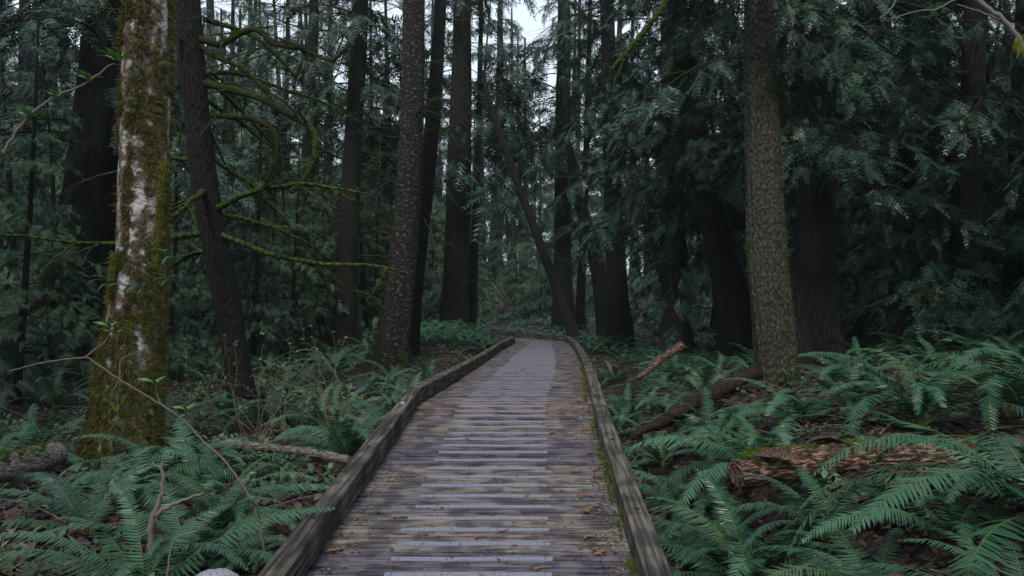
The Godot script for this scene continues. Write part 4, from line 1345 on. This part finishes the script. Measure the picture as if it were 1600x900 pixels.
		for q in spots:
			if q.distance_to(p) < 0.75: ok = false; break
		if not ok: continue
		spots.append(p)
	var i := 0
	for p in spots:
		i += 1
		var d: float = -p.z
		var log_side: bool = p.x > path_x(minf(d, 20.0)).x
		var label := "sword fern in the carpet of ferns on the lichen-grey trunk's side" if log_side else "sword fern in the carpet of ferns on the mossy alder's side"
		var group := "ferns carpeting the lichen-grey trunk's side" if log_side else "ferns carpeting the mossy alder's side"
		if d < 17.0:
			fern(p, r0(i, 0.75, 1.1), 12, 100 + i, label, group, fronds + (light_fronds if i % 3 == 0 else []), Vector2(0, TAU), 1 if i % 4 == 0 else 0)
		else:
			rng.seed = 30000 + i
			var o := part("sword_fern", far_ferns[i % 5], self, Transform3D(Basis(Vector3.UP, r(0, TAU)).scaled(Vector3.ONE * r(0.7, 1.15)), p))
			tag(o, label, "fern", group)

func r0(k: int, a: float, b: float) -> float:
	return lerpf(a, b, fposmod(sin(k * 12.9898) * 43758.5453, 1.0))

# ================================================================= undergrowth
func build_undergrowth() -> void:
	# ferns too far or too hidden to count
	rng.seed = 610
	var places := []
	var tints := []
	while places.size() < 900:
		var d := r(20.0, 70.0)
		var p := on_ground(r(-100.0, 1700.0), d)
		if near_deck(p.x, d) < 0.7: continue
		places.append(Transform3D(Basis(Vector3.UP, r(0, TAU)).scaled(Vector3.ONE * r(0.6, 1.2)), p))
		var q := r(0.8, 1.4)
		tints.append(Color(q * 1.1, q, q * 0.9))
	var o := swarm("fern_undergrowth", far_ferns[0], places, self, tints)
	tag(o, "distant mass of low ferns covering the floor of the wood", "undergrowth", "", "stuff")
	# small leafy herbs
	var herb := Shape.new()
	var lf := leaf_shape(5, 0.08, 0.55)
	rng.seed = 620
	for k in 9:
		var b := Basis(Vector3.UP, r(0, TAU)) * Basis(Vector3.RIGHT, r(-0.9, 0.1))
		herb.add(lf, Transform3D(b.scaled(Vector3.ONE * r(0.3, 0.6)), Vector3(r(-0.3, 0.3), r(0.1, 1.0), r(-0.3, 0.3))))
	var hm := herb.commit(M.young_leaf)
	places = []; tints = []
	while places.size() < 1500:
		var d := r(4.0, 20.0)
		var px := r(-60.0, 1660.0)
		if px > 900.0 and rng.randf() < 0.75: continue
		var p := on_ground(px, d)
		if near_deck(p.x, d) < 0.15: continue
		if ground_noise.get_noise_2d(p.x * 9.0 + 90.0, d * 9.0) < 0.02: continue
		places.append(Transform3D(Basis(Vector3.UP, r(0, TAU)).scaled(Vector3.ONE * r(0.08, 0.2)), p))
		var q := r(0.25, 0.8)
		tints.append(Color(q, q, q * 1.1))
	o = swarm("ground_cover", hm, places, self, tints)
	tag(o, "small leafy herbs scattered over the forest floor", "ground cover", "", "stuff")
	# bramble canes with small leaves
	var spots := [[425, 8.2], [475, 7.8], [500, 8.4], [330, 9.0], [455, 10.0], [400, 7.8], [520, 9.4], [440, 9.0], [290, 10.0], [365, 8.4], [548, 8.8], [480, 11.0]]
	var kinds := []
	for k in 3:
		rng.seed = 640 + k
		var b := base("bramble_bush", Vector3.ZERO, "bramble with straw-coloured arching canes and few small leaves", "bush", "brambles between the maple and the kerb")
		for c in 4:
			var s := Shape.new()
			var pts := []; var rad := []
			var p := Vector3(r(-0.15, 0.15), -0.03, r(-0.15, 0.15))
			var dr := Vector3(r(-0.5, 0.5), 1.0, r(-0.4, 0.4)).normalized()
			var lv := Shape.new()
			for i in 10:
				pts.append(p); rad.append(lerpf(0.005, 0.002, i / 9.0))
				dr = (dr + Vector3(r(-0.28, 0.28), -0.05 - 0.06 * (c % 3), r(-0.2, 0.2))).normalized()
				p += dr * 0.13
				if i > 3 and rng.randf() < 0.6:
					for z in 3:
						var q := r(0.5, 1.0)
						lv.add(lf, Transform3D((Basis(Vector3.UP, r(0, TAU)) * Basis(Vector3.RIGHT, r(-0.3, 0.6))).scaled(Vector3.ONE * r(0.03, 0.055)), p), Color(q, q, q))
			s.tube(pts, rad, 5, false)
			part("cane", s.commit(M.cane_bark), b)
			part("leaves", lv.commit(M.young_leaf), b)
		kinds.append(b)
	for k in spots.size():
		var at := on_ground(spots[k][0], spots[k][1])
		if k < 3: kinds[k].position = at
		else: copy_tree(kinds[k % 3], "bramble_bush", at, k * 2.3, r0(k, 0.8, 1.25))

# ================================================================= litter
func build_litter() -> void:
	var leaf := leaf_shape(1, 0.16, 0.7).commit(M.leaf_litter)
	rng.seed = 710
	var places := []; var tints := []
	while places.size() < 9000:
		var d := 2.5 + 14.0 * pow(rng.randf(), 1.5)
		var p := on_ground(r(-80.0, 1680.0), d)
		if near_deck(p.x, d) < 0.05: continue
		var b := Basis(Vector3.UP, r(0, TAU)) * Basis(Vector3.RIGHT, r(-0.5, 0.5)) * Basis(Vector3.BACK, r(-0.6, 0.6) + (PI if rng.randf() < 0.5 else 0.0))
		places.append(Transform3D(b.scaled(Vector3.ONE * r(0.03, 0.10)), p + Vector3(0, r(0.0, 0.03), 0)))
		var q := r(0.35, 1.2)
		tints.append(Color(0.12 * q, 0.082 * q, 0.066 * q).lerp(Color(0.05, 0.036, 0.028), rng.randf() * 0.7))
	var o := swarm("leaf_litter", leaf, places, self, tints)
	tag(o, "brown dead leaves covering the forest floor", "leaf litter", "", "stuff")
	# fallen twigs
	var tw := limb_shape(70, 4, 0.009).commit(M.grey_twig)
	places = []
	while places.size() < 900:
		var d := 3.0 + 15.0 * rng.randf()
		var p := on_ground(r(-60.0, 1660.0), d)
		if near_deck(p.x, d) < 0.1: continue
		places.append(Transform3D((Basis(Vector3.UP, r(0, TAU)) * Basis(Vector3.RIGHT, r(-0.25, 0.1)) * Basis(Vector3.BACK, r(0, TAU))).scaled(Vector3.ONE * r(0.2, 0.75)), p + Vector3(0, 0.02, 0)))
	o = swarm("twig_litter", tw, places, self)
	tag(o, "thin grey fallen twigs strewn between the ferns", "twig litter", "", "stuff")
	# crumbs of bark and moss gathered along the kerbs
	places = []; tints = []
	while places.size() < 5200:
		var d := 2.6 + 14.0 * pow(rng.randf(), 1.4)
		var pp := path_x(d)
		var f := rng.randf()
		var x: float
		if f < 0.42: x = pp.x + 0.86 - absf(rng.randfn(0.0, 0.09))
		elif f < 0.70: x = pp.x - 0.86 + absf(rng.randfn(0.0, 0.09))
		else: x = pp.x + r(-0.85, 0.85)
		var b := Basis(Vector3.UP, r(0, TAU)) * Basis(Vector3.RIGHT, r(-0.3, 0.3))
		places.append(Transform3D(b.scaled(Vector3(r(0.4, 1.2), 1, 1) * r(0.008, 0.03)), Vector3(x, pp.z + 0.004, -d)))
		tints.append(Color(0.035, 0.03, 0.025).lerp([Color(0.22, 0.13, 0.06), Color(0.07, 0.10, 0.02), Color(0.25, 0.23, 0.22)][rng.randi() % 3], rng.randf()))
	o = swarm("bark_crumbs", leaf, places, self, tints)
	tag(o, "crumbs of bark and leaf scattered on the boardwalk planks", "leaf litter", "", "stuff")
	# moss along the kerb foot
	var tf := tuft_shape(25, 14, 0.1).commit(M.moss_tuft)
	places = []; tints = []
	while places.size() < 620:
		var d := 2.8 + 10.0 * pow(rng.randf(), 1.5)
		var pp := path_x(d)
		if ground_noise.get_noise_2d(d * 30.0, 7.0) < -0.12: continue
		var low := rng.randf()
		var b := Basis(Vector3.UP, -PI / 2 + r(-0.5, 0.5)) * Basis(Vector3.RIGHT, r(-0.6, 0.3))
		places.append(Transform3D(b.scaled(Vector3.ONE * r(0.012, 0.028)), Vector3(pp.x + 0.872 - 0.02 * (1.0 - low), pp.z + 0.015 + 0.11 * low * low, -d)))
		var q := r(0.4, 1.1)
		tints.append(Color(0.09 * q, 0.13 * q, 0.02 * q))
	o = swarm("kerb_moss", tf, places, self, tints)
	tag(o, "green moss growing along the foot of the kerb", "moss", "", "stuff")
	# dry cedar sprigs lying on the boards, each one apart
	var kinds := []
	for k in 4:
		rng.seed = 760 + k
		var s := Shape.new()
		var pts := []; var rad := []
		var p := Vector3(-0.035, 0.004, 0)
		var a := r(-0.6, 0.6)
		for i in 6:
			pts.append(p); rad.append(lerpf(0.0045, 0.0022, i / 5.0))
			a += r(-0.5, 0.5)
			p += Vector3(cos(a), 0, sin(a)) * 0.014 + Vector3(0, r(-0.001, 0.003), 0)
		s.tube(pts, rad, 5, false)
		for z in 1 + k % 3:
			var q: Vector3 = pts[1 + z]
			var a2 := r(-1.6, 1.6)
			s.tube([q, q + Vector3(cos(a2), 0.05, sin(a2)) * 0.014, q + Vector3(cos(a2 + 0.4), 0.1, sin(a2 + 0.4)) * 0.028], [0.004, 0.0035, 0.0015], 5, false)
		kinds.append(s.commit(M.sprig_brown))
	rng.seed = 770
	for k in 110:
		var d := 3.6 + 10.0 * pow(rng.randf(), 1.3)
		var pp := path_x(d)
		var x := pp.x + r(-0.84, 0.84) if k % 3 else pp.x + 0.84 - absf(rng.randfn(0.0, 0.12))
		var o2 := part("cedar_sprig", kinds[k % 4], self, Transform3D(Basis(Vector3.UP, r(0, TAU)).scaled(Vector3.ONE * r(0.7, 1.6)), Vector3(x, pp.z + 0.006, -d)))
		tag(o2, "dry orange-brown cedar sprig lying on the boardwalk planks", "sprig", "dry sprigs on the planks")
	# big dead leaves by the grey log
	var big := [leaf_shape(11, 0.2, 0.75).commit(M.leaf_litter), leaf_shape(12, 0.28, 0.6).commit(M.leaf_litter), leaf_shape(13, 0.12, 0.9).commit(M.leaf_litter)]
	var brown := []
	for k in 4:
		var m: StandardMaterial3D = M.leaf_litter.duplicate()
		m.albedo_color = [lin(0.15, 0.105, 0.085), lin(0.10, 0.066, 0.053), lin(0.21, 0.155, 0.13), lin(0.07, 0.048, 0.038)][k].linear_to_srgb()
		brown.append(m)
	rng.seed = 780
	for k in 120:
		var d := r(4.1, 5.9)
		var p := on_ground(r(-20.0, 190.0), d) if k % 4 else on_ground(r(1180.0, 1600.0), r(3.2, 5.0))
		var b := Basis(Vector3.UP, r(0, TAU)) * Basis(Vector3.RIGHT, r(-0.4, 0.4)) * Basis(Vector3.BACK, r(-0.4, 0.4))
		var o3 := part("dead_leaf", big[k % 3], self, Transform3D(b.scaled(Vector3.ONE * r(0.07, 0.15)), p + Vector3(0, r(0.01, 0.04), 0)))
		o3.material_override = brown[rng.randi() % 4]
		tag(o3, "curled brown dead leaf lying on the forest floor", "leaf", "large dead leaves on the ground")

# ================================================================= small single things
func twig(parent: Node, called: String, pts: Array, r0_: float, r1_: float, material: Material) -> void:
	var rad := []
	for i in pts.size(): rad.append(lerpf(r0_, r1_, float(i) / (pts.size() - 1)))
	var rs := resample(pts, rad, 0.03)
	for i in rs[0].size():
		rs[0][i] += Vector3(sin(i * 1.7), cos(i * 2.3), sin(i * 2.9)) * r0_ * 0.25
	var s := Shape.new()
	s.tube(rs[0], rs[1], 7, true)
	part(called, s.commit(material), parent)

func bud(parent: Node, at: Vector3, size: float, seed_: int) -> void:
	rng.seed = 880 + seed_
	var s := Shape.new()
	for k in 7:
		var lf := leaf_shape(30 + k % 3, 0.10, 0.38)
		var b := Basis(Vector3.UP, TAU * k / 7.0 + r(-0.4, 0.4)) * Basis(Vector3.RIGHT, r(-0.9, 0.15)) * Basis(Vector3.BACK, r(-0.5, 0.5))
		var q := r(0.7, 1.15)
		s.add(lf, Transform3D(b.scaled(Vector3.ONE * size * r(0.7, 1.15)), at), Color(q, q, q))
	part("leaf_cluster", s.commit(M.young_leaf), parent)

func build_small_things() -> void:
	# bare sapling branch crossing the alder's foot
	var d := 4.6
	var o := base("sapling", on_ground(430, d), "bare brown sapling with opening leaf buds crossing before the mossy alder", "sapling")
	var z := func(px, py): return P(px, py, d) - o.position
	twig(o, "stem", [Vector3(0.0, -0.05, 0), z.call(400, 800), z.call(355, 725), z.call(318, 690), z.call(285, 655), z.call(240, 625), z.call(185, 592), z.call(150, 568), z.call(130, 559), z.call(60, 568), z.call(15, 580)], 0.007, 0.0038, M.twig_bark)
	twig(o, "side_twig", [z.call(132, 559), z.call(150, 545), z.call(168, 530), z.call(172, 515)], 0.006, 0.003, M.twig_bark)
	twig(o, "side_twig", [z.call(187, 593), z.call(188, 565), z.call(205, 553), z.call(223, 547)], 0.006, 0.0025, M.twig_bark)
	twig(o, "side_twig", [z.call(187, 592), z.call(180, 605), z.call(170, 619)], 0.006, 0.003, M.twig_bark)
	twig(o, "side_twig", [z.call(251, 632), z.call(246, 618), z.call(243, 602)], 0.006, 0.003, M.twig_bark)
	bud(o, z.call(172, 512), 0.12, 1)
	bud(o, z.call(243, 600), 0.13, 2)
	bud(o, z.call(292, 642), 0.11, 3)
	bud(o, z.call(182, 522), 0.10, 4)
	# sprouting branch at the edge, high up
	var d2 := 3.6
	var g := on_ground(-120, d2)
	var s2 := base("sprouting_sapling", g, "thin sapling bending up with bright new leaf clusters beside the alder's trunk", "sapling")
	var z2 := func(px, py): return P(px, py, d2) - g
	twig(s2, "stem", [Vector3(0, -0.05, 0), z2.call(-100, 600), z2.call(-50, 360), z2.call(0, 250), z2.call(38, 190), z2.call(82, 154), z2.call(135, 130), z2.call(178, 98)], 0.011, 0.004, M.twig_bark)
	for q in [[44, 182, 0.11], [86, 150, 0.08], [136, 124, 0.10], [180, 94, 0.12], [5, 246, 0.08]]:
		bud(s2, z2.call(q[0], q[1]), q[2], int(q[0]))
	# forked dead branch near the kerb
	var d3 := 4.4
	g = on_ground(232, d3)
	var s3 := base("forked_branch", g, "grey forked dead branch sticking up from the ferns", "branch")
	var z3 := func(px, py): return P(px, py, d3) - g
	twig(s3, "stem", [Vector3(0, -0.05, 0), z3.call(235, 830), z3.call(241, 803), z3.call(252, 775), z3.call(255, 750), z3.call(253, 724)], 0.022, 0.009, M.grey_twig)
	twig(s3, "fork", [z3.call(240, 806), z3.call(262, 792), z3.call(285, 782), z3.call(318, 770)], 0.017, 0.006, M.grey_twig)
	twig(s3, "side_twig", [z3.call(252, 730), z3.call(244, 728), z3.call(238, 722)], 0.006, 0.003, M.grey_twig)
	var s4 := base("curving_twig", on_ground(250, 4.0), "thin pale twig curling over the ferns by the pale stone", "twig")
	var z4 := func(px, py): return P(px, py, 4.0) - s4.position
	twig(s4, "stem", [Vector3(0, -0.03, 0), z4.call(266, 862), z4.call(280, 838), z4.call(300, 832), z4.call(312, 826), z4.call(318, 812)], 0.006, 0.003, M.grey_twig)
	# pale stone at the lower edge
	var st := Shape.new()
	var c := on_ground(333, 3.45)
	var ball := SphereMesh.new()
	ball.radial_segments = 24; ball.rings = 14; ball.radius = 1.0; ball.height = 2.0
	var arr := ball.get_mesh_arrays()
	var vv: PackedVector3Array = arr[Mesh.ARRAY_VERTEX]
	for i in vv.size():
		var q := vv[i]
		vv[i] = q * (1.0 + 0.22 * form_noise.get_noise_3d(q.x * 40.0, q.y * 40.0, q.z * 40.0)) * Vector3(0.125, 0.10, 0.09)
	arr[Mesh.ARRAY_VERTEX] = vv
	var am := ArrayMesh.new()
	am.add_surface_from_arrays(Mesh.PRIMITIVE_TRIANGLES, arr)
	am.surface_set_material(0, M.pale_stone)
	var top := P(333, 884, 3.45)
	var so := part("pale_stone", am, self, Transform3D(Basis(Vector3.UP, 0.4), Vector3(top.x, top.y - 0.124, top.z)))
	tag(so, "smooth bluish white stone poking up just outside the kerb", "stone")
	# little pale fungus on the kerb
	var cap := CylinderMesh.new()
	cap.top_radius = 0.018; cap.bottom_radius = 0.026; cap.height = 0.02; cap.radial_segments = 12
	cap.material = M.pale_stone
	var kt := deck_at(1.83)
	var fo := part("kerb_pebble", cap, self, Transform3D(Basis(Vector3.RIGHT, 0.1), (kt[0] as Vector3) + Vector3(0.07, 0.01, 0)))
	tag(fo, "pale pebble resting on top of the kerb near its bend", "pebble")
	# mossy branch hanging into the gap and the bare bough over the bank
	var far := base("mossy_branch", P(1075, -60, 9.0), "bright green mossy branch hanging down in front of the brown cedar", "branch")
	var zf := func(px, py): return P(px, py, 9.0) - far.position
	twig(far, "limb", [Vector3(0.5, 0.6, -0.4), Vector3.ZERO, zf.call(1040, 5), zf.call(1012, 42), zf.call(985, 75), zf.call(965, 98), zf.call(954, 110)], 0.045, 0.022, M.mossy_limb)
	twig(far, "side_twig", [zf.call(975, 90), zf.call(968, 112), zf.call(960, 125), zf.call(958, 138)], 0.014, 0.006, M.mossy_limb)
	var nb := base("bare_bough", P(1480, -80, 3.4), "smooth grey bare bough with hanging moss at its tip over the bank", "branch")
	var zn := func(px, py): return P(px, py, 3.4) - nb.position
	twig(nb, "limb", [zn.call(1430, -160), Vector3.ZERO, zn.call(1528, 0), zn.call(1560, 25), zn.call(1586, 52), zn.call(1600, 75), zn.call(1640, 110)], 0.015, 0.010, M.grey_twig)
	twig(nb, "side_twig", [zn.call(1570, 34), zn.call(1530, 18), zn.call(1495, 7)], 0.006, 0.003, M.twig_bark)
	twig(nb, "side_twig", [zn.call(1400, -60), zn.call(1402, -10), zn.call(1392, 14), zn.call(1374, 30)], 0.005, 0.0025, M.twig_bark)
	twig(nb, "side_twig", [zn.call(1480, -80), zn.call(1500, -20), zn.call(1470, 12), zn.call(1430, 18), zn.call(1390, 30)], 0.005, 0.0025, M.twig_bark)
	rng.seed = 950
	var ms := Shape.new()
	var tf := tuft_shape(28, 18, 1.6)
	for k in 22:
		var q := r(0.6, 1.1)
		ms.add(tf, Transform3D(Basis(Vector3.UP, r(0, TAU)).scaled(Vector3(0.022, 0.05, 0.022)), zn.call(1592 + r(-6, 8), 62 + r(-6, 14))), Color(0.17 * q, 0.19 * q, 0.04 * q))
	part("moss", ms.commit(M.moss_tuft), nb)
